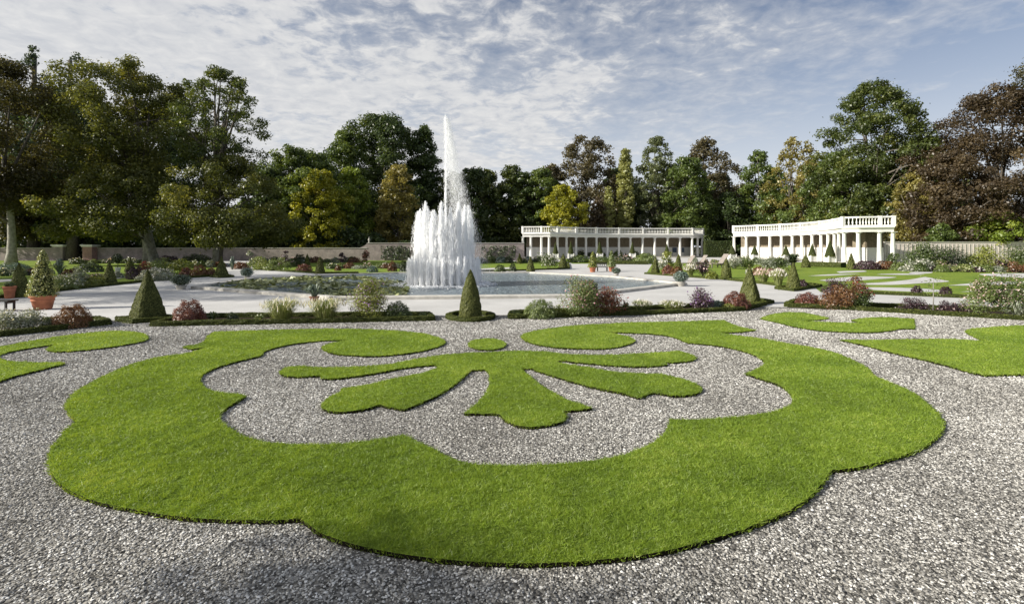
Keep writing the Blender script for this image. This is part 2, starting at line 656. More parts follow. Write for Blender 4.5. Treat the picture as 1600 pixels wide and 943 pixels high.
# ---- the turf scrolls of the parterre ---------------------------------------------------
TOPZ = 0.072
main_px = [(287, 540), (300, 543), (325, 539.5), (295, 549), (250, 555), (205, 567), (160, 586), (125, 605), (107.5, 621), (104, 632), (110, 644), (120, 654), (110, 662), (92.5, 681), (79, 698), (76.5, 712), (81, 734), (100, 756), (137, 773), (162, 781), (219, 792), (269, 800), (328, 805), (390, 807), (440, 806.5), (469, 804), (481, 812), (497, 825), (520, 834), (560, 846), (620, 858), (700, 868), (780, 872.5), (850, 873), (920, 869.5), (1000, 861), (1055, 851), (1100, 839), (1148, 825), (1206, 804), (1248, 783), (1277, 759), (1294, 736), (1297, 730), (1338, 726), (1389, 713), (1434, 698), (1463, 679), (1474, 663), (1470.6, 650), (1459, 637), (1440, 620), (1417, 606), (1389, 594), (1364, 584), (1359.5, 577), (1344, 566), (1307.5, 550), (1276.5, 542), (1234, 535), (1192, 527.6), (1150, 522), (1122, 517), (1150, 517), (1180, 514), (1152.5, 508), (1130, 498.5), (1065, 500.5), (985, 502.5), (906, 506.5), (866, 510.5), (832, 516), (817, 521), (817, 526.5), (832, 534), (866, 540), (906, 542), (946, 542), (975, 537.5), (991, 530.5), (985, 525), (964, 520), (943, 516.5), (985, 518), (1025, 520), (1054, 525), (1076, 533), (1105, 536), (1139, 540.5), (1171, 549), (1191, 559), (1195, 566), (1184, 573.5), (1164.5, 581), (1192, 589.5), (1217.5, 598), (1234, 610), (1240, 622), (1231, 632), (1206, 640), (1178, 645), (1144, 648.5), (1092, 652), (1048, 652), (1045, 661), (1036, 676), (1012, 692), (972, 707), (932, 714.6), (880, 720), (826, 722.6), (780, 722.5), (738, 720.6), (717, 715.5), (691, 705), (670, 694), (648, 684.5), (630, 675.6), (593, 682), (553, 687.5), (500, 690.5), (440, 689), (407, 685), (380, 677), (359, 666), (345, 654), (343, 644), (354, 634), (370, 624), (384, 616), (372, 612.5), (348, 610.6), (327, 606.5), (315, 598), (312.5, 588), (320, 580), (343, 569.5), (372, 561.5), (407, 553), (412, 547), (433, 540), (465, 534), (505, 530), (545, 529), (518, 534), (505, 538.5), (505, 543), (515.5, 548), (535, 551.5), (580, 553.6), (619, 551.5), (659, 545.7), (685, 539), (695, 532.4), (686, 526), (659, 519), (619, 515), (566, 512.5), (500, 512), (412, 514), (335, 516.5), (325, 523), (317, 533)]
palm_px = [(437, 579), (444, 572), (465, 569), (500, 571.5), (553, 570.5), (606, 567), (632, 561.6), (672, 555), (712, 550.5), (765, 548), (810, 546), (853, 547), (880, 550.5), (906, 552), (959, 552), (1012, 549.5), (1044, 547.3), (1062, 546), (1078, 551), (1087, 555.5), (1083, 559.5), (1065, 562.7), (1046.5, 564), (1036, 562.5), (1043, 567), (1012, 569.6), (972, 569), (932, 566), (893, 562.5), (882, 560.5), (866, 561.6), (880, 565.5), (919, 571.5), (959, 578), (999, 581), (1033, 582), (1049, 585), (1065, 588.7), (1086, 596.6), (1096, 603), (1094, 608.6), (1078, 613.5), (1052, 614.7), (1028, 610.5), (1018, 610.5), (999, 618), (972, 610.5), (932, 603), (901, 595), (866, 584.7), (837, 575.8), (832, 573), (814, 573), (819, 578), (834, 591), (858, 607), (885, 621), (911, 629.5), (925, 634), (900, 637), (880, 639), (885, 647), (880, 654), (858, 660), (826, 663.4), (805, 660), (790, 653), (782, 645), (778, 642.6), (725, 642.4), (744, 628), (757, 614.5), (765, 598.7), (765, 583), (760, 575), (736, 575), (725, 585.4), (707, 600), (680, 616), (651, 628.5), (632, 636), (606, 632), (593, 628.5), (574, 634.5), (540, 639.6), (513, 638.4), (502.6, 630.5), (508, 622.5), (520, 614), (530, 611), (535, 604), (580, 597), (619, 588), (659, 580), (686, 571.5), (680, 567), (632, 572), (580, 581), (527, 588), (503, 588.6), (502, 583.5), (465, 585.4), (446, 584)]
circ_px = [(761 + 29 * math.cos(a), 535.5 + 8.6 * math.sin(a)) for a in np.linspace(0, 2 * math.pi, 24, endpoint=False)]
left_px = [(-350, 560), (-200, 556), (-80, 547), (0, 539), (37, 532.5), (75, 526), (112, 521), (150, 517), (180, 515), (205, 516), (222, 519), (231, 525), (224, 530.5), (187, 537.5), (150, 542.5), (112, 546), (87, 546.5), (75, 544), (77, 540), (87, 535.5), (62, 539), (25, 545), (5, 550), (-4, 555), (5, 560), (25, 562.5), (62, 564), (90, 563.7), (101, 565.5), (62, 575), (25, 584), (0, 592), (-60, 612), (-160, 640), (-380, 640)]
small_px = [(1188, 496), (1206, 489.7), (1229, 486.3), (1257, 487.2), (1276, 491), (1295, 495), (1285, 497), (1251, 499.5), (1290, 501.5), (1316, 502.3), (1347, 503), (1330, 498.5), (1352, 495.3), (1389, 494), (1427, 496.7), (1428, 511.6), (1406, 511.6), (1389, 514.4), (1358, 517), (1319, 516.4), (1276, 513.6), (1240, 508), (1215, 502)]
right_px = [(1313, 529), (1375, 529), (1431, 528), (1487, 527.6), (1516, 529.4), (1540, 530.8), (1525, 525), (1513, 519), (1510, 515), (1524, 511.6), (1558, 509), (1600, 507), (1690, 508), (1800, 520), (1830, 545), (1780, 575), (1690, 583), (1600, 582), (1538, 583), (1515, 578), (1459, 563), (1389, 547), (1347, 536)]

TURF = []


def vnoise(p, cell, seed=3):
    """smooth value noise 0..1 over the plane"""
    tab = np.random.default_rng(seed).random((256, 256))
    q = p / cell
    i = np.floor(q).astype(int)
    f = q - i
    f = f * f * (3 - 2 * f)
    a, b = i[:, 0] % 256, i[:, 1] % 256
    a1, b1 = (a + 1) % 256, (b + 1) % 256
    return (tab[a, b] * (1 - f[:, 0]) + tab[a1, b] * f[:, 0]) * (1 - f[:, 1]) + (tab[a, b1] * (1 - f[:, 0]) + tab[a1, b1] * f[:, 0]) * f[:, 1]


def turf_panel(px, label, density, hgt=0.036):
    poly = smooth_poly(px_poly(px, TOPZ))
    TURF.append(poly)
    ox, oy = poly.mean(0)
    root = empty('turf_scroll', (ox, oy, 0), label, 'turf scroll', 'turf scrolls of the parterre')
    loc = poly - np.array((ox, oy))
    mb = MB()
    slab(mb, loc, -0.001, TOPZ - 0.028, 0, 1)
    mb.build('turf_base', [M_TURF, M_EARTH], root)
    # blades of grass standing on the turf, thinner with distance
    lo, hi = poly.min(0), poly.max(0)
    area = (hi - lo).prod()
    n = int(area * density)
    p = lo + rng.random((n, 2)) * (hi - lo)
    dd = np.hypot(p[:, 0], p[:, 1])
    p = p[rng.random(n) < np.minimum(1, (5.0 / dd) ** 1.75)]
    p = p[in_poly(p[:, 0], p[:, 1], poly)]
    # extra blades along the rim so the cut edge is shaggy
    k = rng.integers(0, len(poly), int(len(poly) * 26))
    e = poly[k] + (np.roll(poly, -1, 0)[k] - poly[k]) * rng.random((len(k), 1)) + rng.normal(0, 0.012, (len(k), 2))
    p = np.concatenate([p, e])
    n = len(p)
    dd = np.hypot(p[:, 0], p[:, 1])
    patch = vnoise(p, 0.9) * 0.6 + vnoise(p, 0.33) * 0.4
    patch2 = vnoise(p, 0.085)
    base = np.column_stack([p[:, 0] - ox, p[:, 1] - oy, np.full(n, TOPZ - 0.032)])
    h = hgt * rng.uniform(0.6, 1.15, n) * (0.62 + 0.75 * patch2)
    ne = len(e)
    base[-ne:, 2] -= rng.random(ne) * 0.03
    lean = rng.normal(0, 0.75, (n, 2)) * h[:, None]
    tip = np.column_stack([lean, h])
    tint = np.clip(-0.12 + 0.62 * patch + 0.45 * patch2 + rng.normal(0, 0.17, n), 0, 1)
    mb = MB()
    blades(mb, base, tip, 0.0060 * np.maximum(1, dd / 5.0) ** 0.68, 0, tint)
    g = mb.build('grass_blades', M_GRASS, root)
    g['kind'] = 'stuff'


turf_panel(main_px, 'great C-shaped turf border with lobed outer edge and two curled ends', 13500)
turf_panel(palm_px, 'five-fingered turf palmette inside the great C-shaped border', 13500)
turf_panel(circ_px, 'small round turf disc in front of the middle cone', 12000)
turf_panel(left_px, 'cut-off turf scroll with a curled end at the left edge', 9500)
turf_panel(small_px, 'thin hooked turf scroll with a square end near the far right hedge', 9500)
turf_panel(right_px, 'pointed turf leaf running out of the picture at the right', 9500)


# ---- loose stones of the coarse parterre gravel -----------------------------------------
def gravel_stones():
    lo, hi = np.array((-25.0, 3.2)), np.array((25.0, 21.0))
    n = int((hi - lo).prod() * 2300)
    p = lo + rng.random((n, 2)) * (hi - lo)
    p = p[np.abs(p[:, 0]) < p[:, 1] * 1.08 + 0.6]
    p = p[rng.random(len(p)) < np.minimum(1, (6.5 / p[:, 1]) ** 1.3)]
    for poly in TURF:
        a, b = poly.min(0), poly.max(0)
        m = (p[:, 0] > a[0]) & (p[:, 0] < b[0]) & (p[:, 1] > a[1]) & (p[:, 1] < b[1])
        ins = np.zeros(len(p), bool)
        ins[m] = in_poly(p[m, 0], p[m, 1], poly)
        p = p[~ins]
    bd = px_poly([(-900, 497), (0, 503), (170, 502), (640, 496), (1000, 491), (1190, 481), (1600, 491), (2300, 502), (2300, 2000), (-900, 2000)])
    p = p[in_poly(p[:, 0], p[:, 1], bd)]
    n = len(p)
    s = rng.uniform(0.006, 0.0145, n) * np.maximum(1, p[:, 1] / 6.5) ** 0.65
    o = np.array([(1, 0, 0), (0, 1, 0), (-1, 0, 0), (0, -1, 0), (0, 0, 1), (0, 0, -1)], float)
    v = o[None] * (s[:, None] * rng.uniform(0.65, 1.35, (n, 3)))[:, None, :]
    v += rng.normal(0, 0.22, v.shape) * s[:, None, None]
    q = unit(rng.normal(size=(n, 4)))
    w, x, y, z = q.T
    Rm = np.stack([1 - 2 * (y * y + z * z), 2 * (x * y - z * w), 2 * (x * z + y * w), 2 * (x * y + z * w), 1 - 2 * (x * x + z * z), 2 * (y * z - x * w), 2 * (x * z - y * w), 2 * (y * z + x * w), 1 - 2 * (x * x + y * y)], 1).reshape(n, 3, 3)
    v = np.einsum('nij,nkj->nki', Rm, v)
    v[:, :, 2] *= 0.45
    v[:, :, 0] += p[:, 0:1]
    v[:, :, 1] += p[:, 1:2]
    v[:, :, 2] += (s * 0.25)[:, None]
    fo = np.array([(0, 1, 4), (1, 2, 4), (2, 3, 4), (3, 0, 4), (1, 0, 5), (2, 1, 5), (3, 2, 5), (0, 3, 5)])
    f = (np.arange(n)[:, None, None] * 6 + fo[None]).reshape(-1, 3)
    mb = MB()
    t = np.repeat(np.clip(rng.normal(0.52, 0.28, n) + 0.20 * (vnoise(p, 1.7, 5) - 0.5) + 0.16 * (vnoise(p, 0.55, 6) - 0.5), 0, 1), 8)
    mb.add(v.reshape(-1, 3), f, 0, t)
    o = mb.build('gravel_stones', M_STONES)
    tag(o, kind='stuff')


gravel_stones()

# ---- beds behind the parterre: soil and lawn sheets ---------------------------------------
def sheet(name, px, z, mat, kind='structure'):
    mb = MB()
    slab(mb, px_poly(px), None, z)
    return tag(mb.build(name, mat), kind=kind)


sheet('bed_soil', [(235, 509), (672, 501), (668, 494), (280, 497)], 0.009, M_SOIL)
sheet('bed_soil', [(800, 499), (1160, 485), (1195, 476), (1150, 476), (1000, 485), (800, 492)], 0.009, M_SOIL)
sheet('bed_soil', [(1230, 480), (1400, 489), (1600, 499), (1900, 514), (1900, 500), (1600, 488), (1350, 479), (1240, 473)], 0.009, M_SOIL)
sheet('bed_soil', [(-500, 566), (0, 527), (165, 508), (150, 501), (0, 505), (-500, 520)], 0.009, M_SOIL)
M_TURF2 = turf_mat('garden_lawn', 1.25)
sheet('lawn', [(-700, 500), (0, 466), (82, 456), (192, 444), (270, 436), (335, 432), (364, 432), (352, 424), (345, 408), (0, 407), (-500, 407)], 0.009, M_TURF2)
sheet('lawn', [(396, 421), (500, 427), (640, 426), (815, 423), (889, 420), (886, 409), (640, 407), (390, 407)], 0.009, M_TURF2)
sheet('lawn', [(1009, 428), (1075, 433), (1131, 437), (1178, 442), (1216, 447), (1216, 453), (1280, 447), (1300, 440), (1300, 410), (1150, 409), (1020, 411)], 0.009, M_TURF2)
sheet('lawn', [(1282, 456), (1400, 461), (1520, 466), (1700, 474), (2200, 490), (2200, 408), (1300, 408), (1270, 418), (1240, 424)], 0.010, M_TURF2)
sheet('lawn', [(895, 412), (1020, 412), (1020, 404), (870, 404)], 0.009, M_TURF2)
for pts in ([(1280, 438), (1340, 432), (1400, 433), (1365, 436.5), (1310, 439.5)],
            [(1330, 444), (1380, 441), (1420, 437), (1445, 432.5), (1470, 437), (1482, 440), (1440, 442.5), (1390, 445)],
            [(1350, 449), (1420, 450), (1470, 453), (1475, 456), (1420, 455.5), (1350, 452)],
            [(1530, 428.5), (1600, 427), (1720, 430), (1720, 436), (1600, 434.5)],
            [(1425, 425), (1455, 424.5), (1452, 427), (1420, 428)],
            [(1310, 424), (1350, 422.5), (1352, 424.5), (1312, 426.5)],
            [(1480, 446), (1540, 441), (1600, 440), (1700, 444), (1600, 443.5), (1530, 446)], [(1262, 431), (1300, 428.5), (1345, 428), (1300, 430.5)],
            [(1370, 428.5), (1410, 429.5), (1445, 428.5), (1410, 427.2)], [(1325, 454.5), (1370, 456.5), (1420, 458.5), (1360, 457)], [(1500, 456), (1560, 452), (1640, 452), (1560, 455.5)],
            [(-60, 440), (20, 436), (22, 439), (-60, 444)], [(140, 436), (190, 432), (192, 434.5), (142, 438.5)],
            [(90, 433), (160, 430), (160, 432), (90, 435)], [(535, 415), (560, 414.5), (600, 416), (560, 417)], [(745, 420), (800, 417.5), (800, 419.5), (750, 422)]):
    mb = MB()
    slab(mb, smooth_poly(px_poly(pts), step=0.5, corner=150), None, 0.014)
    tag(mb.build('gravel_inlay', M_PATH), kind='structure')

# ---- basin -----------------------------------------------------------------------------
basin_px = [(298, 451), (520, 469), (905, 465.5), (1074, 445), (960, 433.5), (830, 427), (620, 427.5), (390, 436.5)]
bas = px_poly(basin_px)


def inset(P, d):
    """move every edge of a counter-clockwise convex polygon inwards by d"""
    n = len(P)
    out = []
    for i in range(n):
        a, b, c = P[i - 1], P[i], P[(i + 1) % n]
        e1, e2 = unit(b - a), unit(c - b)
        n1, n2 = np.array((-e1[1], e1[0])), np.array((-e2[1], e2[0]))
        k = (n1 + n2) / (1 + n1 @ n2)
        out.append(b + k * d)
    return np.array(out)


ar = 0.5 * np.sum(bas[:, 0] * np.roll(bas[:, 1], -1) - np.roll(bas[:, 0], -1) * bas[:, 1])
if ar < 0:
    bas = bas[::-1]
RIM = 0.17
ctr = bas.mean(0)
root = empty('fountain_basin', (ctr[0], ctr[1], 0), 'wide octagonal pond basin with a low pale stone rim', 'basin')
b0, b1, b2 = bas - ctr, inset(bas, 0.06) - ctr, inset(bas, 0.48) - ctr
mb = MB()
n = len(b0)
rings = [np.column_stack([b0, np.full(n, 0.0)]), np.column_stack([b0, np.full(n, RIM - 0.03)]), np.column_stack([b1, np.full(n, RIM)]), np.column_stack([b2, np.full(n, RIM)]), np.column_stack([b2, np.full(n, -0.2)])]
mb.add(np.concatenate(rings), grid_faces(n, 5, True))
mb.build('rim', M_STONE, root)
mb = MB()
slab(mb, inset(bas, 0.4), None, 0.06)
tag(mb.build('pond_water', M_WATER), kind='structure')


# lily pads over the left half of the water
def lily_pads():
    M = leaf_mat('lily_pad', (0.07, 0.095, 0.022), (0.20, 0.225, 0.065), (0.44, 0.45, 0.26), 0.12, 0.08)  # the palest tint paints whitish glints into the colour of some pads
    reg = px_poly([(312, 450.5), (470, 463.5), (560, 466.5), (636, 465.5), (640, 447), (600, 434.5), (510, 432), (395, 437.5)])
    lo, hi = reg.min(0), reg.max(0)
    p = lo + rng.random((9500, 2)) * (hi - lo)
    p = p[in_poly(p[:, 0], p[:, 1], reg)]
    nse = np.sin(p[:, 0] * 0.9 + 1.1 * np.sin(p[:, 1] * 0.7)) * np.sin(p[:, 1] * 0.8 + p[:, 0] * 0.4)
    p = p[nse + rng.normal(0, 0.45, len(p)) > -0.05]
    n = len(p)
    rad = rng.uniform(0.09, 0.19, n)
    tilt = unit(np.column_stack([rng.normal(0, 0.16, (n, 2)), np.ones(n)]))
    up = rng.random(n) < 0.10
    tilt[up] = unit(np.column_stack([rng.normal(0, 0.6, (up.sum(), 2)), np.full(up.sum(), 0.9)]))
    t = unit(np.cross(tilt, rand_dirs(n)))
    b = np.cross(tilt, t)
    c = np.column_stack([p, 0.075 + np.where(up, rng.uniform(0.04, 0.14, n), rng.uniform(0.0, 0.03, n))])
    vs = []
    for k in range(7):
        a = 0.35 + k * (2 * math.pi - 0.7) / 6
        vs.append(c + (t * math.cos(a) + b * math.sin(a)) * rad[:, None])
    vs.append(c)
    v = np.stack(vs, 1).reshape(-1, 3)
    v[:, 2] = np.maximum(v[:, 2], 0.066)
    f = np.arange(8 * n).reshape(n, 8)
    mb = MB()
    mb.add(v, f, 0, rng.random(n) ** 1.3)
    tag(mb.build('lily_pads', M), kind='stuff')


lily_pads()

# ================================================================== FOUNTAIN
fx, fy, _ = gp(694, 444.5, 0.06)
fount = empty('fountain', (fx, fy, 0.06), 'tall white water fountain of many jets in the middle of the pond', 'fountain')


def jet_mesh(h, r0, n_st, st_len, spread=1.0, taper=0.55):
    """a rope of rising water with falling streaks about it"""
    mb = MB()
    prof = []
    for i in range(13):
        t = i / 12
        r = r0 * (0.62 + 0.30 * (1 - t)) * math.sqrt(max(0, 1 - t ** 5)) * rng.uniform(0.85, 1.12) * 0.78
        prof.append((max(r, 0.004), t * h))
    mb.lathe((0, 0, 0), prof, 7)
    t = rng.random(n_st) ** 0.85
    z = t * h
    rr = r0 * spread * (0.62 + 0.42 * (1 - t)) * np.sqrt(np.maximum(0, 1 - t ** 6)) * np.abs(rng.normal(0, 0.62, n_st)) + 0.01
    a = rng.random(n_st) * 2 * math.pi
    b = np.column_stack([rr * np.cos(a), rr * np.sin(a), np.maximum(z, 0.0)])
    L = st_len * rng.uniform(0.3, 1.3, n_st) * (0.25 + 0.75 * (1 - t ** 3))
    off = np.column_stack([rng.normal(0, 0.02, (n_st, 2)), L])
    blades(mb, b, off, rng.uniform(0.015, 0.045, n_st))
    return mb


for k in range(19):
    a = 2 * math.pi * k / 19 + 0.12
    j = jet_mesh(5.15 * rng.uniform(0.92, 1.04), 0.36, 2300, 0.5).build('tall_jet', M_FOAM, fount)
    j.location = (1.72 * math.cos(a), 1.72 * math.sin(a), 0)
for k in range(30):
    a = 2 * math.pi * k / 30
    j = jet_mesh(1.82 * rng.uniform(0.90, 1.05), 0.20, 480, 0.40).build('short_jet', M_FOAM, fount)
    j.location = (2.30 * math.cos(a), 2.30 * math.sin(a), 0)
mb = MB()
hj = 11.1
zs = np.linspace(0, hj, 22)
mb.tube(np.column_stack([0.10 + 0.02 * np.sin(zs * 2), 0.02 * np.cos(zs * 3), zs]), 0.060 * (1 - (zs / hj) ** 1.2 * 0.9) * rng.uniform(0.8, 1.15, 22), 8)
n = 1500
t = rng.random(n) ** 1.25
b = np.column_stack([0.1 + rng.normal(0, 0.06, n) * (1.2 - 0.7 * t), rng.normal(0, 0.06, n), t * hj])
blades(mb, b, np.column_stack([rng.normal(0, 0.02, (n, 2)), rng.uniform(0.1, 0.55, n)]), rng.uniform(0.01, 0.03, n))
mb.build('central_jet', M_FOAM, fount)
# drops blown off the jet, drifting to the right as they fall
mb = MB()
n = 48000
z = hj * (1 - rng.random(n) ** 0.8 * 0.98)
fall = (hj - z)
drift = 0.06 + 0.17 * fall + 0.010 * fall ** 1.7
q = rng.random(n)
core = rng.random(n) < 0.32
x = np.where(core, drift * 0.66 + rng.normal(0, 0.10 + 0.045 * fall, n), drift * (0.12 + 1.05 * q) + rng.normal(0, 0.12, n) + 0.04 * fall * rng.random(n))
y = rng.normal(0, 0.08 + 0.07 * fall, n)
b = np.column_stack([0.1 + x, y, z])
keep = rng.random(n) < np.clip(1.15 - fall / 13, 0.12, 1)
b = b[keep]
n = len(b)
blades(mb, b, np.column_stack([rng.normal(0, 0.008, n) - 0.012, rng.normal(0, 0.008, n), rng.uniform(0.03, 0.20, n)]), rng.uniform(0.004, 0.011, n))
mb.build('drifting_spray', M_FOAM, fount)
# froth round the feet of the jets
mb = MB()
n = 5200
a = rng.random(n) * 2 * math.pi
rr = 2.5 + np.abs(rng.normal(0, 0.42, n))
rr = np.where(rng.random(n) < 0.25, rng.random(n) * 2.5, rr)
b = np.column_stack([rr * np.cos(a), rr * np.sin(a), rng.uniform(0.0, 0.05, n) + np.abs(rng.normal(0, 0.05, n))])
leaves(mb, b, np.column_stack([rng.normal(0, 0.5, (n, 2)), np.ones(n)]), rng.uniform(0.05, 0.20, n), 0, None, 0.7)
mb.build('froth', M_FOAM, fount)


# ================================================================== WALLS, GATE, COLONNADES
def wall(name, x0, x1, d0, d1, h, mat, label, capm, cap=0.10, z0=-0.02):
    mx, my = (x0 + x1) / 2, (d0 + d1) / 2
    root = empty(name, (mx, my, 0), label, 'wall')
    e = np.array((x1 - x0, d1 - d0))
    L = np.linalg.norm(e)
    e = e / L
    nn = np.array((-e[1], e[0]))
    mb = MB()
    mb.obox((0, 0), e * L / 2, nn * 0.2, z0, h - cap)
    mb.build('wall_body', mat, root)
    mb = MB()
    mb.obox((0, 0), e * (L / 2 + 0.03), nn * 0.28, h - cap, h)
    mb.build('coping', capm, root)
    return root, e, nn, L


WD = 90.0
gx0, gx1 = wx(101, WD), wx(146, WD)
wall('garden_wall', wx(-260, WD), gx0 - 0.9, WD, WD, 2.38, M_BRICKG, 'grey brick garden wall left of the gate pillars', M_STONE)
wall('garden_wall', gx1 + 0.9, wx(574, WD), WD, WD, 2.38, M_BRICKG, 'long low grey brick wall between gate and fountain', M_STONE)
wr, e_, n_, L_ = wall('garden_wall', wx(574, WD) + 0.02, wx(819, WD), WD, WD + 0.01, 3.3, M_BRICKG, 'higher grey brick wall stretch behind the fountain', M_STONE)
mb = MB()
mb.lathe((-L_ / 2 + 0.3, 0, 3.3), [(0.16, 0), (0.18, 0.1), (0.08, 0.2), (0.16, 0.38), (0.22, 0.58), (0.13, 0.78), (0.04, 0.95), (0.02, 1.15)], 10)
mb.build('finial', M_STONE, wr)
mb = MB()
mb.add([(-L_ / 2 - 1.4, -0.19, 2.36), (-L_ / 2 - 0.02, -0.19, 2.36), (-L_ / 2 - 0.02, -0.19, 3.2), (-L_ / 2 - 0.5, -0.19, 2.75), (-L_ / 2 - 1.4, 0.19, 2.36), (-L_ / 2 - 0.02, 0.19, 2.36), (-L_ / 2 - 0.02, 0.19, 3.2), (-L_ / 2 - 0.5, 0.19, 2.75)], [(0, 1, 2, 3), (4, 7, 6, 5), (3, 2, 6, 7), (0, 3, 7, 4), (1, 5, 6, 2), (0, 4, 5, 1)])
mb.build('ramped_shoulder', M_BRICKG, wr)
for gx, mt, lb in ((gx0, M_BRICKG, 'grey brick gate pillar with white stone cap, left one of the pair'), (gx1, M_BRICKR, 'red brick gate pillar with white stone cap, right one of the pair')):
    r_ = empty('gate_pillar', (gx, WD - 0.5, 0), lb, 'gate pillar', 'pillars of the garden gate')
    mb = MB()
    mb.box(-0.85, 0.85, -0.85, 0.85, 0, 2.55)
    mb.build('shaft', mt, r_)
    mb = MB()
    mb.box(-1.0, 1.0, -1.0, 1.0, 2.55, 2.72)
    mb.box(-1.12, 1.12, -1.12, 1.12, 2.722, 2.95)
    mb.build('cap', M_WHITE, r_)
rw, e_, n_, L_ = wall('garden_wall', wx(1392, 75), wx(1900, 75), 76.5, 74.0, 3.35, M_PALEWALL, 'pale right-hand garden wall with upright battens', M_STONE)
mb = MB()
for k in range(int(L_ / 0.62)):
    c = -e_ * L_ / 2 + e_ * (0.4 + k * 0.62) - n_ * 0.225
    mb.obox(c, e_ * 0.05, n_ * 0.028, 0.1, 3.0)
bt = mb.build('batten_row', plain_mat('batten_wood', (0.46, 0.41, 0.375), 0.9, 0.2, 0.2, 3, 0.2, 0.01), rw)

FOC = np.array((18.0, 42.0))


def sweep(mb, P, Nn, prof, mat=0):
    P, Nn = np.asarray(P), np.asarray(Nn)
    n, k = len(P), len(prof)
    v = []
    for i in range(n):
        for o, z in prof:
            v.append((P[i][0] + Nn[i][0] * o, P[i][1] + Nn[i][1] * o, z))
    f = []
    for i in range(n - 1):
        for j in range(k):
            j2 = (j + 1) % k
            f.append((i * k + j, (i + 1) * k + j, (i + 1) * k + j2, i * k + j2))
    f.append(tuple(range(k)))
    f.append(tuple((n - 1) * k + j for j in range(k))[::-1])
    mb.add(v, f, mat)


def colonnade(px, label, depth=3.2):
    P = np.array([(wx(x, d), d) for x, d in px])
    o = P.mean(0)
    root = empty('colonnade', (o[0], o[1], 0), label, 'colonnade', 'white colonnade wings')
    n = len(P)
    tg = np.gradient(P, axis=0)
    Nn = unit(np.column_stack([-tg[:, 1], tg[:, 0]]))
    if ((FOC - P) * Nn).sum() < 0:
        Nn = -Nn
    p = P - o
    Pc = p
    # columns
    shaft = [(0.40, 0.0), (0.40, 0.10), (0.32, 0.16), (0.30, 1.6), (0.25, 4.15), (0.27, 4.2), (0.26, 4.28)]
    proto = None
    for i in range(n):
        if proto is None:
            mb = MB()
            mb.lathe((0, 0, 0.25), shaft, 14)
            proto = mb.build('column', M_WHITE, root)
            mc = MB()
            mc.lathe((0, 0, 4.53), [(0.26, 0), (0.37, 0.12), (0.37, 0.14)], 12)
            mc.box(-0.40, 0.40, -0.40, 0.40, 4.672, 4.75)
            pc = mc.build('capital', M_WHITE, proto)
            proto.location = (Pc[i][0], Pc[i][1], 0)
        else:
            c = proto.copy()
            COL.objects.link(c)
            c.parent = root
            c.location = (Pc[i][0], Pc[i][1], 0)
            c2 = pc.copy()
            COL.objects.link(c2)
            c2.parent = c
    mb = MB()
    sweep(mb, p, Nn, [(0.6, 0.0), (0.6, 0.12), (0.42, 0.12), (0.42, 0.25), (-depth, 0.25), (-depth, 0.0)])
    mb.build('plinth', M_STONE, root)
    mb = MB()
    sweep(mb, p, Nn, [(0.36, 4.752), (0.36, 5.0), (0.40, 5.0), (0.40, 5.25), (0.66, 5.36), (0.66, 5.52), (-0.36, 5.52), (-0.36, 4.752)])
    mb.build('entablature', M_WHITE, root)
    mb = MB()
    sweep(mb, p, Nn, [(-0.365, 5.05), (-0.365, 5.3), (-depth, 5.3), (-depth, 5.05)])
    mb.build('roof', M_STONE, root)
    bw = -depth + 0.003
    mb = MB()
    sweep(mb, p, Nn, [(bw + 0.05, 0.252), (bw + 0.05, 2.45), (bw - 0.25, 2.45), (bw - 0.25, 0.252)])
    wl = mb.build('back_wall', M_WHITE, root)
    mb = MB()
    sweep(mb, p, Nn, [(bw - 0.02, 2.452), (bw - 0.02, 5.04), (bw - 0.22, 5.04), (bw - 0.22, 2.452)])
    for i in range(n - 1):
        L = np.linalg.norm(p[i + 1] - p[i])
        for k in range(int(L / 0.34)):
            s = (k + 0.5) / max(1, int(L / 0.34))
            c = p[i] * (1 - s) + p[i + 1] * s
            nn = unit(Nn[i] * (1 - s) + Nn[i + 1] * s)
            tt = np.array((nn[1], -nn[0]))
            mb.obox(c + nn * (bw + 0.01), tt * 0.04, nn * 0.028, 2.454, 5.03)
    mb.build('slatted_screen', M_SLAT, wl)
    # balustrade: rails, a pedestal over each column, turned balusters per bay
    mb = MB()
    sweep(mb, p, Nn, [(0.36, 5.522), (0.36, 5.78), (0.02, 5.78), (0.02, 5.522)])
    sweep(mb, p, Nn, [(0.37, 6.82), (0.37, 7.05), (0.01, 7.05), (0.01, 6.82)])
    bl = mb.build('balustrade', M_WHITE, root)
    for i in range(n):
        c = p[i] + Nn[i] * 0.19
        tt = np.array((Nn[i][1], -Nn[i][0]))
        if i in (0, n - 1) or i % 2 == 0:
            mb = MB()
            mb.obox(c, tt * 0.24, Nn[i] * 0.22, 5.524, 7.10)
            mb.build('pedestal', M_WHITE, bl)
    for i in range(n - 1):
        mb = MB()
        L = np.linalg.norm(p[i + 1] - p[i])
        m = max(2, int(L / 0.36))
        for k in range(m):
            s = (k + 0.5) / m
            c = p[i] * (1 - s) + p[i + 1] * s
            nn = Nn[i] * (1 - s) + Nn[i + 1] * s
            c = c + nn * 0.19
            mb.lathe((c[0], c[1], 5.782), [(0.09, 0), (0.06, 0.1), (0.135, 0.38), (0.05, 0.8), (0.10, 1.036)], 6)
        mb.build('baluster_row', M_WHITE, bl)
    return root, P, Nn


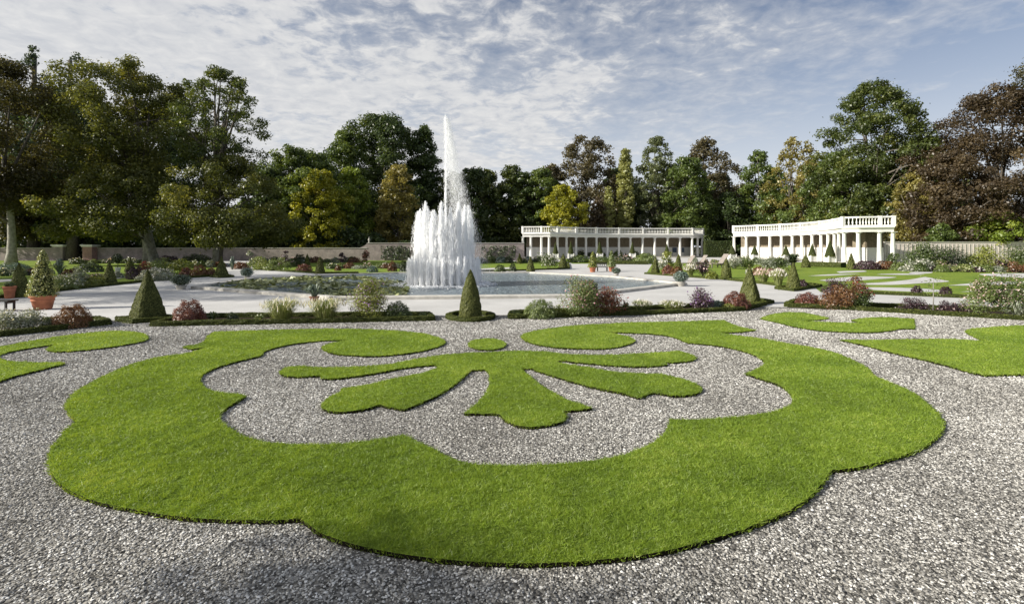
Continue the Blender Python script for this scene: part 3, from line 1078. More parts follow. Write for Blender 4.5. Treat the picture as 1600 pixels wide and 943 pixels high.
left_wing = [(817, 108.5), (829.5, 108), (846, 107.5), (858, 107), (871, 109), (885, 111), (900, 112.7), (915.5, 114), (932, 115), (949, 115.8), (967, 116.3), (985, 116.8), (1004, 117.2), (1023, 117.5), (1043, 117.7), (1062.5, 118), (1081.5, 118), (1090, 119.5), (1097, 121)]
right_wing = [(1147, 105), (1166, 103), (1185, 100.5), (1203, 98.5), (1221, 96), (1238, 93.5), (1253, 91), (1269, 88), (1283, 85), (1294, 82), (1304, 79), (1311, 76.5), (1319, 73.2), (1341, 72.3), (1374, 71.5), (1395, 71)]
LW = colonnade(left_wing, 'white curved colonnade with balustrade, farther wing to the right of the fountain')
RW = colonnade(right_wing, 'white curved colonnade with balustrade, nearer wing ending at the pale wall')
# two dark notice boards under the farther wing
for x, lb in ((1054, 'dark blue notice board under the farther colonnade, wider one'), (1067, 'dark blue notice board under the farther colonnade, narrow one')):
    d = 119.3
    r_ = empty('notice_board', (wx(x, d), d, 0.25), lb, 'notice board')
    mb = MB()
    w = 0.55 if x < 1060 else 0.32
    mb.box(-w, w, -0.03, 0.03, 0.9, 2.1)
    mb.build('board', M_PANEL, r_)
    for sx in (-1, 1):
        mb = MB()
        mb.box(sx * w * 0.8 - 0.03, sx * w * 0.8 + 0.03, 0.032, 0.09, 0, 2.0)
        mb.build('post', M_IRON, r_)


# ================================================================== TREES
def leafset(key):
    T = {
        'oak': ((0.043, 0.065, 0.014), (0.094, 0.123, 0.026), (0.189, 0.203, 0.043)),
        'dark': ((0.029, 0.051, 0.014), (0.065, 0.099, 0.026), (0.131, 0.167, 0.043)),
        'olive': ((0.065, 0.080, 0.017), (0.138, 0.152, 0.032), (0.246, 0.232, 0.051)),
        'mid': ((0.058, 0.090, 0.020), (0.123, 0.174, 0.038), (0.217, 0.261, 0.065)),
        'yellow': ((0.17, 0.18, 0.015), (0.33, 0.33, 0.025), (0.48, 0.45, 0.06)),
        'lime': ((0.123, 0.181, 0.023), (0.232, 0.297, 0.038), (0.362, 0.392, 0.072)),
        'gold': ((0.145, 0.131, 0.032), (0.275, 0.239, 0.065), (0.406, 0.348, 0.116)),
        'brown': ((0.062, 0.054, 0.027), (0.118, 0.100, 0.050), (0.18, 0.16, 0.085)),
        'copper': ((0.050, 0.036, 0.020), (0.095, 0.068, 0.036), (0.16, 0.118, 0.06)),
        'coppergreen': ((0.048, 0.046, 0.016), (0.088, 0.082, 0.026), (0.135, 0.125, 0.045)),
        'conifer': ((0.026, 0.043, 0.025), (0.052, 0.080, 0.046), (0.094, 0.123, 0.072)),
        'poplar': ((0.174, 0.189, 0.058), (0.304, 0.319, 0.109), (0.450, 0.450, 0.189)),
        'grey': ((0.087, 0.109, 0.051), (0.160, 0.189, 0.087), (0.275, 0.297, 0.160)),
    }
    return leaf_mat('foliage_' + key, *T[key], transl=0.42, gloss=0.03)


def profile(shape, t):
    if shape == 'dome':
        return np.sin(np.pi * np.clip(0.16 + 0.80 * t, 0, 1)) ** 0.75
    if shape == 'broad':
        return np.clip(np.sin(np.pi * np.clip(0.30 + 0.66 * t, 0, 1)), 0, 1) ** 0.65
    if shape == 'cone':
        return np.clip(1.0 - t, 0.02, 1) ** 0.75
    if shape == 'column':
        return np.sin(np.pi * np.clip(0.14 + 0.83 * t, 0, 1)) ** 0.5
    if shape == 'top':      # crown carried high
        return np.sin(np.pi * np.clip(0.08 + 0.82 * t, 0, 1)) ** 0.85
    return np.ones_like(t)


def tree(name, label, px, d, top_y, hw, low_y, shape, key, dens=1.0, trunk_px=None, bark=None, group=None, clump=1.0, nlimb=9, trunk_r=None, leafk=1.0, lean=0.0):
    x0 = wx(px if trunk_px is None else trunk_px, d)
    cx = wx(px, d) - x0
    Ht = wz(top_y, d)
    Rr = hw * d / F
    zb = max(0.3, wz(low_y, d))
    Hc = Ht - zb
    root = empty(name, (x0, d, 0), label, 'tree', group)
    # clumps of foliage through the crown
    rc0 = max(0.45, 0.15 * Rr + 0.35) * clump
    if shape in ('cone', 'column'):
        rc0 = max(0.35, 0.33 * Rr) * clump
    nc = int(np.clip(2.6 * Rr * Hc / rc0 ** 2 * dens ** 0.5, 34, 330))
    tt = rng.random(nc)
    th = rng.random(nc) * 2 * np.pi
    ph = rng.random(6) * 6.28
    lob = 1 + 0.13 * np.sin(2 * th + ph[0]) + 0.13 * np.sin(3 * th + 5 * tt + ph[1]) + 0.12 * np.sin(5 * th - 7 * tt + ph[2])
    rad = profile(shape, tt) * Rr * lob
    fr = np.where(rng.random(nc) < 0.72, rng.uniform(0.72, 1.0, nc), rng.uniform(0.1, 0.75, nc))
    rc = rc0 * rng.uniform(0.6, 1.35, nc) * (1.0 if shape in ('cone', 'column') else (1 - 0.30 * tt))
    rr_ = np.maximum(0, rad - rc * 0.40) * fr
    if shape == 'cone':
        rc = (0.30 * rad + 0.35) * rng.uniform(0.7, 1.2, nc)
        rr_ = np.maximum(0, rad - rc * 0.3) * rng.uniform(0.25, 1.0, nc)
    C = np.column_stack([cx + rr_ * np.cos(th) + lean * tt * Hc, rr_ * np.sin(th), zb + rc * 0.5 + tt * (Hc - rc)])
    ls = d / 486.0 * 2.25 * leafk
    ls = max(ls, 0.16)
    area = (rc ** 2 * 4 * np.pi).sum()
    nl = int(np.clip(area * 1.05 * dens / (ls * ls * 0.6), 2500, 60000))
    w = rc ** 2
    ci = rng.choice(nc, nl, p=w / w.sum())
    dr = rand_dirs(nl)
    q = rc[ci] * rng.random(nl) ** 0.33
    p = C[ci] + dr * q[:, None] * np.array((1, 1, 0.72)) * (1 + 0.25 * rng.normal(size=(nl, 1)) ** 2 * 0.4)
    nrm = dr * 0.75 + np.array((0, 0, 0.35)) + rng.normal(0, 0.55, (nl, 3))
    ctint = rng.normal(0, 0.17, nc)
    tint = np.clip(0.42 + ctint[ci] + rng.normal(0, 0.17, nl), 0, 1)
    mb = MB()
    leaves(mb, p, nrm, ls * rng.uniform(0.6, 1.35, nl), 0, tint, 0.62)
    mb.build('crown', leafset(key), root)
    # trunk and limbs
    mb = MB()
    tr = trunk_r or max(0.12, 0.018 * Ht)
    zs_ = zb + Hc * (0.55 if shape in ('cone', 'column') else 0.38)
    if shape in ('cone', 'column'):
        zs_ = zb + Hc * 0.92
    k = 9
    tz = np.linspace(0, 1, k)
    pts = np.column_stack([cx * tz ** 1.5 + 0.25 * tr * np.sin(tz * 5 + ph[3]), 0.25 * tr * np.sin(tz * 4 + ph[4]), tz * zs_ - 0.05])
    rads = tr * (1.0 + 0.55 * np.exp(-tz * 14)) * (1 - 0.55 * tz)
    mb.tube(pts, rads, 10)
    top = pts[-1]
    if shape not in ('cone', 'column'):
        order = rng.permutation(nc)[:nlimb * 3]
        for i, c in enumerate(order[:nlimb]):
            s = rng.uniform(0.55, 1.0)
            a = pts[int(s * (k - 1))]
            b = C[c]
            if b[2] < a[2]:
                a = pts[max(1, int(min(s, max(0.15, b[2] / max(zs_, 1) - 0.1)) * (k - 1)))]
            m_ = (a + b) / 2 + np.array((0, 0, 0.12 * np.linalg.norm(b - a))) + rng.normal(0, 0.05, 3) * np.linalg.norm(b - a)
            u_ = np.linspace(0, 1, 7)[:, None]
            lp = (1 - u_) ** 2 * a + 2 * u_ * (1 - u_) * m_ + u_ ** 2 * b
            mb.tube(lp, tr * 0.36 * (1 - 0.85 * u_[:, 0]) + 0.02, 6, 1)
            for c2 in order[nlimb + 2 * i:nlimb + 2 * i + 2]:
                a2 = lp[3]
                b2 = C[c2]
                if np.linalg.norm(b2 - a2) < 0.75 * Rr + 2:
                    m2 = (a2 + b2) / 2 + np.array((0, 0, 0.1 * np.linalg.norm(b2 - a2)))
                    lp2 = (1 - u_) ** 2 * a2 + 2 * u_ * (1 - u_) * m2 + u_ ** 2 * b2
                    mb.tube(lp2, tr * 0.18 * (1 - 0.85 * u_[:, 0]) + 0.015, 5, 1)
    mb.build('trunk', [bark or M_BARK, M_BARK], root)
    return root


# left wood
tree('copper_beech', 'tall dark copper-brown tree at the far left edge', 8, 64, 92, 92, 330, 'dome', 'coppergreen', 1.1, 17, M_BARKP, clump=1.0)
tree('spruce', 'spiky dark conifer behind the left edge tree, tallest tip', 52, 92, 70, 105, 330, 'cone', 'conifer', 0.9)
tree('spruce', 'spiky grey-green conifer with open tiers left of the large oak', 112, 90, 74, 105, 330, 'cone', 'conifer', 0.7)
tree('oak', 'large olive oak with pale thick trunk in front of the left wall', 200, 70, 97, 98, 300, 'top', 'olive', 0.95, 236, M_BARKP, nlimb=14, trunk_r=0.80)
tree('oak', 'airy oak with open crown and visible branches against the sky', 340, 68, 103, 68, 275, 'dome', 'oak', 0.62, 340, M_BARKP, clump=0.72, nlimb=22, trunk_r=0.46, leafk=0.9)
tree('beech', 'low drooping green beech under the airy oak', 352, 66, 245, 92, 386, 'broad', 'olive', 0.95, 345)
tree('beech', 'shaded low green beech between the left trunks', 195, 66.5, 258, 90, 376, 'broad', 'olive', 0.9, 238, M_BARKP, trunk_r=0.3)
tree('beech', 'shaded low brownish beech at the left edge', 60, 96, 255, 88, 372, 'broad', 'coppergreen', 0.9)
tree('oak', 'dark oak filling the wood between the left trees', 120, 96, 140, 100, 380, 'broad', 'dark', 0.9)
tree('oak', 'dark oak standing behind the airy oak', 262, 100, 165, 90, 385, 'broad', 'dark', 0.8)
tree('lime_tree', 'bushy sunlit green tree between airy oak and yellow maple', 455, 98, 230, 62, 385, 'broad', 'mid', 1.0)
tree('lime_tree', 'dark green tree low beside the drooping beech', 420, 96, 262, 50, 388, 'broad', 'dark', 1.0)
tree('lime_tree', 'green treetop rising behind the yellow maple', 492, 104, 236, 48, 385, 'broad', 'mid', 1.0)
tree('maple', 'bright yellow-green maple left of the great dome tree', 500, 96, 266, 46, 394, 'broad', 'yellow', 0.9)
tree('maple', 'small lime-green treetop between yellow maple and dome tree', 548, 104, 262, 40, 392, 'broad', 'lime', 0.9)
tree('chestnut', 'great dome-shaped dark tree left of the central jet', 600, 128, 180, 95, 380, 'broad', 'dark', 1.1, clump=0.9)
tree('chestnut', 'mid-green flank tree on the left side of the dome tree', 545, 122, 205, 50, 380, 'broad', 'mid', 1.0)
tree('chestnut', 'dark rounded tree directly behind the tall jets', 660, 131, 196, 40, 385, 'broad', 'dark', 1.0)
tree('willow', 'drooping golden-olive tree low in front of the dome tree', 622, 104, 255, 38, 392, 'broad', 'gold', 0.9)
tree('chestnut', 'low shaded tree behind the wall left of the fountain', 600, 112, 318, 75, 392, 'broad', 'dark', 0.9)
# behind the fountain and the farther wing
tree('yew', 'low dark tree right behind the drifting spray', 742, 130, 262, 50, 392, 'broad', 'dark', 1.0)
tree('oak', 'dark rounded tree right of the central jet', 798, 134, 258, 45, 392, 'broad', 'oak', 1.0)
tree('oak', 'sunlit green tree left of the brown beech', 845, 132, 262, 38, 390, 'broad', 'mid', 0.9)
tree('maple', 'yellow maple over the left end of the farther colonnade', 880, 122, 288, 36, 378, 'dome', 'yellow', 1.1)
tree('beech', 'brown-leaved beech above the farther colonnade', 915, 140, 212, 58, 380, 'broad', 'brown', 0.85, nlimb=14)
tree('plum', 'small purple-red tree left of the two poplars', 934, 126, 308, 15, 372, 'dome', 'copper', 0.7, clump=0.8)
tree('poplar', 'tall pale columnar poplar behind the farther colonnade', 977, 128, 233, 14, 375, 'column', 'poplar', 1.0)
tree('poplar', 'short pale columnar poplar beside the tall one', 951, 126, 291, 8, 372, 'column', 'poplar', 1.0)
tree('ash', 'grey-green upright ash right of the tall poplar', 1026, 138, 214, 36, 380, 'dome', 'grey', 0.8)
tree('ash', 'dark filler tree between poplar and grey ash', 985, 150, 285, 50, 385, 'broad', 'dark', 1.0)
tree('lime_tree', 'broad sunlit green tree above the right end of the farther wing', 1075, 130, 245, 48, 385, 'broad', 'mid', 1.0)
tree('beech', 'brownish-topped beech behind the broad green tree', 1102, 142, 216, 48, 385, 'dome', 'brown', 0.8, nlimb=14)
tree('yew', 'dark tree in the gap between the two colonnades', 1138, 128, 300, 40, 400, 'broad', 'dark', 1.0)
tree('lime_tree', 'slim green tree above the far end of the nearer wing', 1185, 128, 235, 33, 385, 'dome', 'mid', 0.9)
tree('birch', 'thin yellowish airy birch left of the great right-hand oak', 1243, 118, 214, 42, 380, 'dome', 'gold', 0.5, clump=0.8, nlimb=16)
tree('lime_tree', 'low green filler tree over the nearer colonnade', 1225, 122, 290, 50, 385, 'broad', 'mid', 0.9)
tree('oak', 'great dark green oak towering over the nearer colonnade', 1365, 100, 128, 90, 350, 'dome', 'oak', 1.25, nlimb=14, clump=0.82)
tree('oak', 'lower green oak skirt left of the great right-hand oak', 1310, 104, 235, 55, 385, 'broad', 'mid', 0.9)
tree('oak', 'lower dark oak at the right foot of the great oak', 1425, 98, 220, 50, 385, 'broad', 'oak', 1.0)
tree('maple', 'golden-olive maple at the right end of the nearer colonnade', 1432, 88, 268, 34, 376, 'dome', 'gold', 0.9)
tree('copper_beech', 'huge reddish-brown copper beech at the right edge', 1560, 84, 136, 112, 372, 'broad', 'copper', 1.15, nlimb=14)
tree('copper_beech', 'second copper beech skirt over the pale wall', 1490, 82, 235, 62, 378, 'broad', 'copper', 1.0)
tree('pine', 'dark pine whose branch tip shows at the upper right corner', 1712, 74, 40, 100, 150, 'broad', 'coppergreen', 0.8)
tree('holly', 'bright green round bush tree behind the pale wall', 1565, 77.5, 331, 40, 384, 'broad', 'lime', 1.0)
tree('holly', 'small light green shrub tree behind the pale wall, left of the bright bush', 1470, 78, 348, 20, 384, 'dome', 'mid', 1.0)
# the tree at the left, outside the picture, whose shade lies on the path
tree('oak', 'tall oak at the left beyond the picture edge shading the path', -470, 23, -150, 280, 310, 'broad', 'olive', 1.1)
tree('oak', 'spreading oak farther off beyond the left picture edge', -250, 36, 40, 180, 330, 'broad', 'olive', 1.0)
hb = tree('unseen_shade_tree', 'small airy tree added unseen past the lower left corner to shade the gravel', -3190, 4, -1306, 665, 24, 'dome', 'olive', 0.55)  # unseen tree, added and placed so its shade falls on the near gravel
hb.location = (-21.0, -2.6, 0)


k_ = 0
for px, d, ty, hw, key, lb in ((402, 120, 262, 34, 'mid', 'leafy tree in the back row right of the airy oak'), (440, 122, 248, 36, 'dark', 'dark tree in the back row above the green treetops'),
                               (710, 125, 268, 34, 'oak', 'back row tree half hidden by the central jet'), (760, 130, 264, 36, 'oak', 'back row tree behind the drifting spray'), (820, 132, 268, 36, 'dark', 'dark back row tree left of the yellow maple'),
                               (862, 140, 256, 32, 'brown', 'brownish back row tree behind the yellow maple'), (958, 150, 262, 34, 'dark', 'dark back row tree between brown beech and poplar'), (1050, 150, 262, 36, 'oak', 'back row tree between the ash and the broad green tree'),
                               (1125, 150, 270, 34, 'dark', 'dark back row tree right of the broad green tree'), (1160, 150, 288, 30, 'dark', 'low back row tree in the dip of the skyline'), (1212, 142, 262, 32, 'mid', 'back row tree left of the airy birch'),
                               (1270, 135, 250, 36, 'gold', 'golden back row tree behind the airy birch'), (1470, 120, 225, 40, 'oak', 'green back row tree between great oak and copper beech')):
    tree('oak' if k_ % 2 else 'beech', lb, px, d, ty, hw, 388, 'broad', key, 0.9)
    k_ += 1


# undergrowth that closes the wood at eye level
def undergrowth(px0, px1, d, h, key):
    n = int(abs(px1 - px0) * 42)
    x = wx(rng.uniform(px0, px1, n), d)
    z = rng.random(n) ** 0.8 * h * (0.75 + 0.25 * np.sin(x * 0.35) + 0.12 * np.sin(x * 1.1))
    y = d + rng.normal(0, 1.6, n) + z * 0.15
    mb = MB()
    leaves(mb, np.column_stack([x, y, np.maximum(z, 0.05)]), rng.normal(0, 1, (n, 3)) + np.array((0, -0.6, 0.4)), rng.uniform(0.35, 0.8, n), 0, np.clip(rng.normal(0.35, 0.2, n), 0, 1), 0.65)
    tag(mb.build('undergrowth', leafset(key)), kind='stuff')


undergrowth(-250, 830, 136, 14.0, 'dark')
undergrowth(820, 1330, 152, 16.0, 'dark')
undergrowth(1390, 1900, 92, 9.0, 'coppergreen')
undergrowth(-300, 700, 97, 6.0, 'dark')


# ================================================================== CLIPPED HEDGES AND TOPIARY
M_BOX = leaf_mat('box_leaf', (0.055, 0.066, 0.013), (0.095, 0.112, 0.022), (0.15, 0.165, 0.038), 0.10, 0.02)
M_BOXCORE = plain_mat('box_core', (0.035, 0.045, 0.012), 0.95, 0.1, 0.4, 30, 0.9, 0.03)
M_YEW = leaf_mat('yew_leaf', (0.085, 0.095, 0.024), (0.135, 0.148, 0.037), (0.185, 0.195, 0.055), 0.10, 0.02)
M_YEWCORE = plain_mat('yew_core', (0.032, 0.040, 0.014), 0.95, 0.1, 0.4, 30, 0.9, 0.03)


def hedge(pts_px, label, w=0.22, h=0.165, closed=False, group='clipped box hedges round the beds', nleaf=None):
    P = px_poly(pts_px)
    o = P.mean(0)
    P = P - o
    if closed:
        P = np.concatenate([P, P[:1]])
    # resample
    seg = [np.linalg.norm(P[i + 1] - P[i]) for i in range(len(P) - 1)]
    Q = []
    for i in range(len(P) - 1):
        k = max(1, int(seg[i] / 0.22))
        for j in range(k):
            Q.append(P[i] + (P[i + 1] - P[i]) * j / k)
    if not closed:
        Q.append(P[-1])
    Q = np.array(Q)
    n = len(Q)
    if closed:
        tg = unit(np.roll(Q, -1, 0) - np.roll(Q, 1, 0))
    else:
        tg = unit(np.gradient(Q, axis=0))
    nn = np.column_stack([-tg[:, 1], tg[:, 0]])
    prof = [(-.5, 0.0), (-.52, .35), (-.5, .8), (-.42, .97), (0, 1.02), (.42, .97), (.5, .8), (.52, .35), (.5, 0)]
    V = []
    for i in range(n):
        for a, b in prof:
            V.append((Q[i][0] + nn[i][0] * a * w, Q[i][1] + nn[i][1] * a * w, b * h))
    V = np.array(V)
    V += rng.normal(0, 0.010, V.shape)
    V[:, 2] = np.maximum(V[:, 2], 0)
    k = len(prof)
    f = [(i * k + j, i * k + j + 1, ((i + 1) % n) * k + j + 1, ((i + 1) % n) * k + j) for i in range(n if closed else n - 1) for j in range(k - 1)]
    mb = MB()
    mb.add(V, np.array(f), 1)
    if not closed:
        mb.add(V[:k], [tuple(range(k))], 1)
        mb.add(V[-k:], [tuple(range(k))[::-1]], 1)
    F4 = np.array(f)
    T = np.concatenate([F4[:, [0, 1, 2]], F4[:, [0, 2, 3]]])
    dm = np.median(np.hypot(*(Q + o).T))
    L = sum(seg)
    ls = max(0.022, dm / 486 * 0.8)
    nl = nleaf or int(np.clip(L * (w + 2 * h) * 1.5 / (ls * ls * 0.6), 300, 26000))
    p, nr, _ = surf_samples(V, T, nl)
    up = np.where((nr[:, 2:3] < -0.2), -1, 1)
    nr = nr * up
    p = p + nr * rng.normal(0.003, 0.007, (nl, 1))
    p[:, 2] = np.maximum(p[:, 2], 0.01)
    leaves(mb, p, nr + rng.normal(0, 0.4, (nl, 3)), ls * rng.uniform(0.6, 1.3, nl), 0)
    ob = mb.build('box_hedge', [M_BOX, M_BOXCORE])
    ob.location = (o[0], o[1], 0)
    return tag(ob, label, 'hedge', group)


hedge([(240, 509.5), (676, 500.5), (668, 493), (290, 496.5)], 'long clipped box frame of the flower bed left of the middle cone', closed=True)
hedge([(798, 498), (1010, 491.5), (1160, 485.5), (1196, 476), (1150, 475.5), (1000, 484), (800, 491)], 'long clipped box frame of the flower bed right of the middle cone', closed=True)
hedge([(1228, 479), (1290, 481.5), (1350, 485.5), (1450, 491.5), (1600, 500), (1900, 516), (1900, 501), (1600, 488), (1355, 478.5), (1242, 472.5)], 'long clipped box frame along the flower bed at the right', closed=True)
hedge([(-500, 566), (0, 526), (90, 516), (169, 507), (152, 500.5), (70, 503), (0, 506), (-400, 525)], 'clipped box frame of the flower bed at the left edge', closed=True)
hedge([(735 + 34 * math.cos(a), 496.5 + 6.0 * math.sin(a)) for a in np.linspace(0, 2 * math.pi, 28, endpoint=False)], 'round box ring about the foot of the middle cone', w=0.22, h=0.15, closed=True)
hedge([(184, 501), (210, 505), (276, 500), (252, 496.5)], 'four-sided box frame about the foot of the left pyramid', w=0.22, h=0.15, closed=True)
hedge([(1153, 474), (1178, 478), (1206, 473.5), (1186, 470)], 'four-sided box frame about the foot of the right pyramid', w=0.22, h=0.15, closed=True)
hedge([(-700, 500), (0, 466), (82, 456), (192, 444), (270, 436), (330, 432)], 'low dark box edging along the left side of the path')
hedge([(330, 433), (345, 434), (364, 433), (352, 430.5)], 'small box frame about the pyramid left of the pond', closed=True)
hedge([(396, 421), (500, 427.5), (560, 427)], 'low box edging beside the far left corner of the pond')
hedge([(640, 426), (690, 425), (815, 423), (889, 420), (888, 412)], 'low box edging behind the pond, right of the fountain')
hedge([(1008, 428), (1075, 433), (1131, 437), (1178, 442), (1214, 446)], 'low box edging on the far right side of the path')
hedge([(1213, 451.5), (1240, 455), (1282, 447.5), (1262, 445)], 'box frame about the cone with the palm behind it', closed=True)
hedge([(1282, 456), (1400, 461), (1520, 466), (1700, 474)], 'box edging of the far right turf parterre')
hedge([(925, 412.5), (1012, 413)], 'low hedge line across the foot of the farther colonnade', w=0.6, h=0.5)
hedge([(1262, 416), (1318, 418)], 'low hedge strip in front of the nearer colonnade', w=1.2, h=0.6)


def tall_hedge(px0, px1, d, h, label):
    x0, x1 = wx(px0, d), wx(px1, d)
    mb = MB()
    mb.box(x0, x1, d - 0.8, d + 0.8, 0, h, 1)
    n = int((x1 - x0) * h * 30)
    p = np.column_stack([rng.uniform(x0, x1, n), np.full(n, d - 0.82) - rng.random(n) * 0.08, rng.uniform(0, h + .05, n)])
    leaves(mb, p, np.array((0, -1, 0.3)) + rng.normal(0, 0.6, (n, 3)), rng.uniform(0.15, 0.32, n), 0)
    p = np.column_stack([rng.uniform(x0, x1, n // 2), rng.uniform(d - .8, d + .8, n // 2), np.full(n // 2, h + .02)])
    leaves(mb, p, np.array((0, 0, 1)) + rng.normal(0, 0.5, (n // 2, 3)), rng.uniform(0.15, 0.32, n // 2), 0)
    return tag(mb.build('tall_hedge', [leafset('dark'), M_YEWCORE]), label, 'hedge')


tall_hedge(1100, 1146, 118, 3.9, 'tall dark clipped hedge in the gap between the colonnades')


def topiary(shape, px, base_y, top_y, wpx, label, rz=0.0, dark=1.0, parent=None, group='clipped yew cones and pyramids', name='topiary'):
    d = dist_of(base_y)
    h = (base_y - top_y) * d / F
    r = wpx / 2 * d / F
    nv, nu = 18, (4 * 7 if shape == 'pyramid' else 26)
    V = []
    for i in range(nv):
        t = i / (nv - 1)
        if shape == 'pyramid':
            pr = 1 - t ** 1.3
        elif shape == 'bullet':
            pr = (1 - t ** 1.75) ** 0.85 * (1 - 0.05 * t)
        else:
            pr = (1 - t ** 1.3) ** 0.92
        pr = max(pr, 0.015)
        for k in range(nu):
            a = 2 * math.pi * k / nu
            if shape == 'pyramid':
                c, s = math.cos(a), math.sin(a)
                m = max(abs(c), abs(s))
                rr = 0.80 / m * (1 - 0.05 * (1 / m - 1))
            else:
                c, s = math.cos(a), math.sin(a)
                rr = 1.0
            V.append((r * pr * rr * c, r * pr * rr * s, t * h))
    V = np.array(V) + rng.normal(0, 0.008 * max(1, d / 17), (nv * nu, 3))
    f = grid_faces(nu, nv, True)
    mb = MB()
    mb.add(V, f, 1, 0.5, False)
    mb.add(V[-nu:], [tuple(range(nu))], 1)
    T = np.concatenate([f[:, [0, 1, 2]], f[:, [0, 2, 3]]])
    ls = max(0.022, d / 486 * 0.72)
    area = surf_samples(V, T, 4)[2]
    nl = int(np.clip(area * 2.6 / (ls * ls * 0.55), 350, 16000))
    p, nr, _ = surf_samples(V, T, nl)
    p = p + nr * rng.normal(0.003, 0.16 * ls, (nl, 1))
    p[:, 2] = np.maximum(p[:, 2], 0.01)
    leaves(mb, p, nr + rng.normal(0, 0.24, (nl, 3)), ls * rng.uniform(0.6, 1.3, nl), 0)
    o = mb.build(name if parent is None else 'foliage', [M_YEW, M_YEWCORE], parent)
    if parent is None:
        x, y, _ = gp(px, base_y)
        o.location = (x, y, 0)
        o.rotation_euler = (0, 0, rz)
        tag(o, label, 'topiary', group)
    return o


topiary('pyramid', 231, 499.5, 421, 51, 'big dark yew pyramid at the left end of the front bed', R(-30))
topiary('bullet', 735, 497, 421, 36, 'rounded yew cone standing alone in a box ring at the front centre')
topiary('pyramid', 1171, 474.5, 413, 35, 'big yew pyramid at the right end of the front bed', R(-42))
topiary('cone', 1239.5, 451.5, 410, 21, 'yew cone with a palm right behind it')
topiary('cone', 30, 464, 411, 27, 'black-shaded yew cone left of the terracotta potted shrub')
topiary('cone', 171, 444.5, 409, 20, 'grey-green cone behind the left box edging')
topiary('cone', 203, 424.5, 402, 14, 'small far cone behind the left pyramid')
topiary('pyramid', 346, 432.5, 401, 20, 'sunlit slim pyramid left of the pond', R(-32))
topiary('cone', 480, 416, 397, 9, 'smallest far cone left of the fountain, the farther of two')
topiary('cone', 500, 427.5, 401, 15, 'dark cone at the far pond edge left of the fountain, the nearer of two')
topiary('cone', 829, 424, 401, 14, 'dark cone at the far pond edge right of the fountain')
topiary('bullet', 880, 419.5, 397, 14, 'bushy rounded cone at the path corner below the farther wing')
topiary('cone', 812, 412, 396, 8, 'tiny cone before the left end of the farther wing')
topiary('pyramid', 1024, 428, 402, 15, 'sunlit pyramid on the far side of the path', R(-45))
topiary('bullet', 1060, 426, 397, 12, 'narrow yellow-green cone among the flowers')
topiary('bullet', 1135, 434.5, 404, 16, 'rounded green cone on the lawn left of the right pyramid')
topiary('cone', 1330, 420.5, 396, 12, 'dark cone before the end pavilion of the nearer wing')
topiary('bullet', 1259, 418, 398, 13, 'bushy dark cone right of the palm')

# cones standing in white tubs before the colonnades
M_TUB = M_WHITE


def tub_cone(px, d, top_y, wpx, label):
    base = np.array((wx(px, d), d, 0))
    root = empty('tub_topiary', base, label, 'potted topiary', 'yew cones in white tubs before the colonnades')
    mb = MB()
    mb.box(-0.55, 0.55, -0.55, 0.55, 0.06, 1.0)
    for sx in (-1, 1):
        for sy in (-1, 1):
            mb.box(sx * 0.56 - 0.08, sx * 0.56 + 0.08, sy * 0.56 - 0.08, sy * 0.56 + 0.08, 0, 1.12)
    mb.build('tub', M_TUB, root)
    h = wz(top_y, d) - 1.0
    r = wpx / 2 * d / F
    fol = MB()
    fol.lathe((0, 0, 1.0), [(r, 0), (r * 0.94, h * 0.12), (r * 0.55, h * 0.55), (r * 0.2, h * 0.88), (0.02, h)], 12, 1, False)
    n = 420
    t = rng.random(n) ** 1.4
    a = rng.random(n) * 6.28
    rr = r * (1 - t) ** 0.9
    leaves(fol, np.column_stack([rr * np.cos(a), rr * np.sin(a), 1.0 + t * h]), np.column_stack([np.cos(a), np.sin(a), 0.3 + 0 * a]) + rng.normal(0, 0.5, (n, 3)), rng.uniform(0.12, 0.26, n), 0)
    fol.build('foliage', [M_YEW, M_YEWCORE], root)


for px, d, ty, w, lb in ((868, 104, 378, 9, 'dark cone in a white tub before the first bays of the farther wing'), (892, 106, 377, 9, 'dark cone in a white tub, second from the left at the farther wing'), (937, 109, 377, 10, 'dark cone in a white tub, third from the left at the farther wing'), (988, 111, 378, 9, 'dark cone in a white tub, fourth from the left at the farther wing'), (1042, 112, 381, 8, 'dark cone in a white tub beside the notice boards'),
                         (1144, 97, 383, 12, 'cone in a white tub at the far end of the nearer wing'), (1179, 94, 383, 11, 'cone in a white tub behind the right pyramid top'), (1228, 88, 383, 11, 'cone in a white tub behind the palm'), (1269, 82, 381, 11, 'cone in a white tub right of the palm'), (1297, 76, 376, 15, 'largest cone in a white tub, beside the end pavilion')):
    tub_cone(px, d, ty, w, lb)


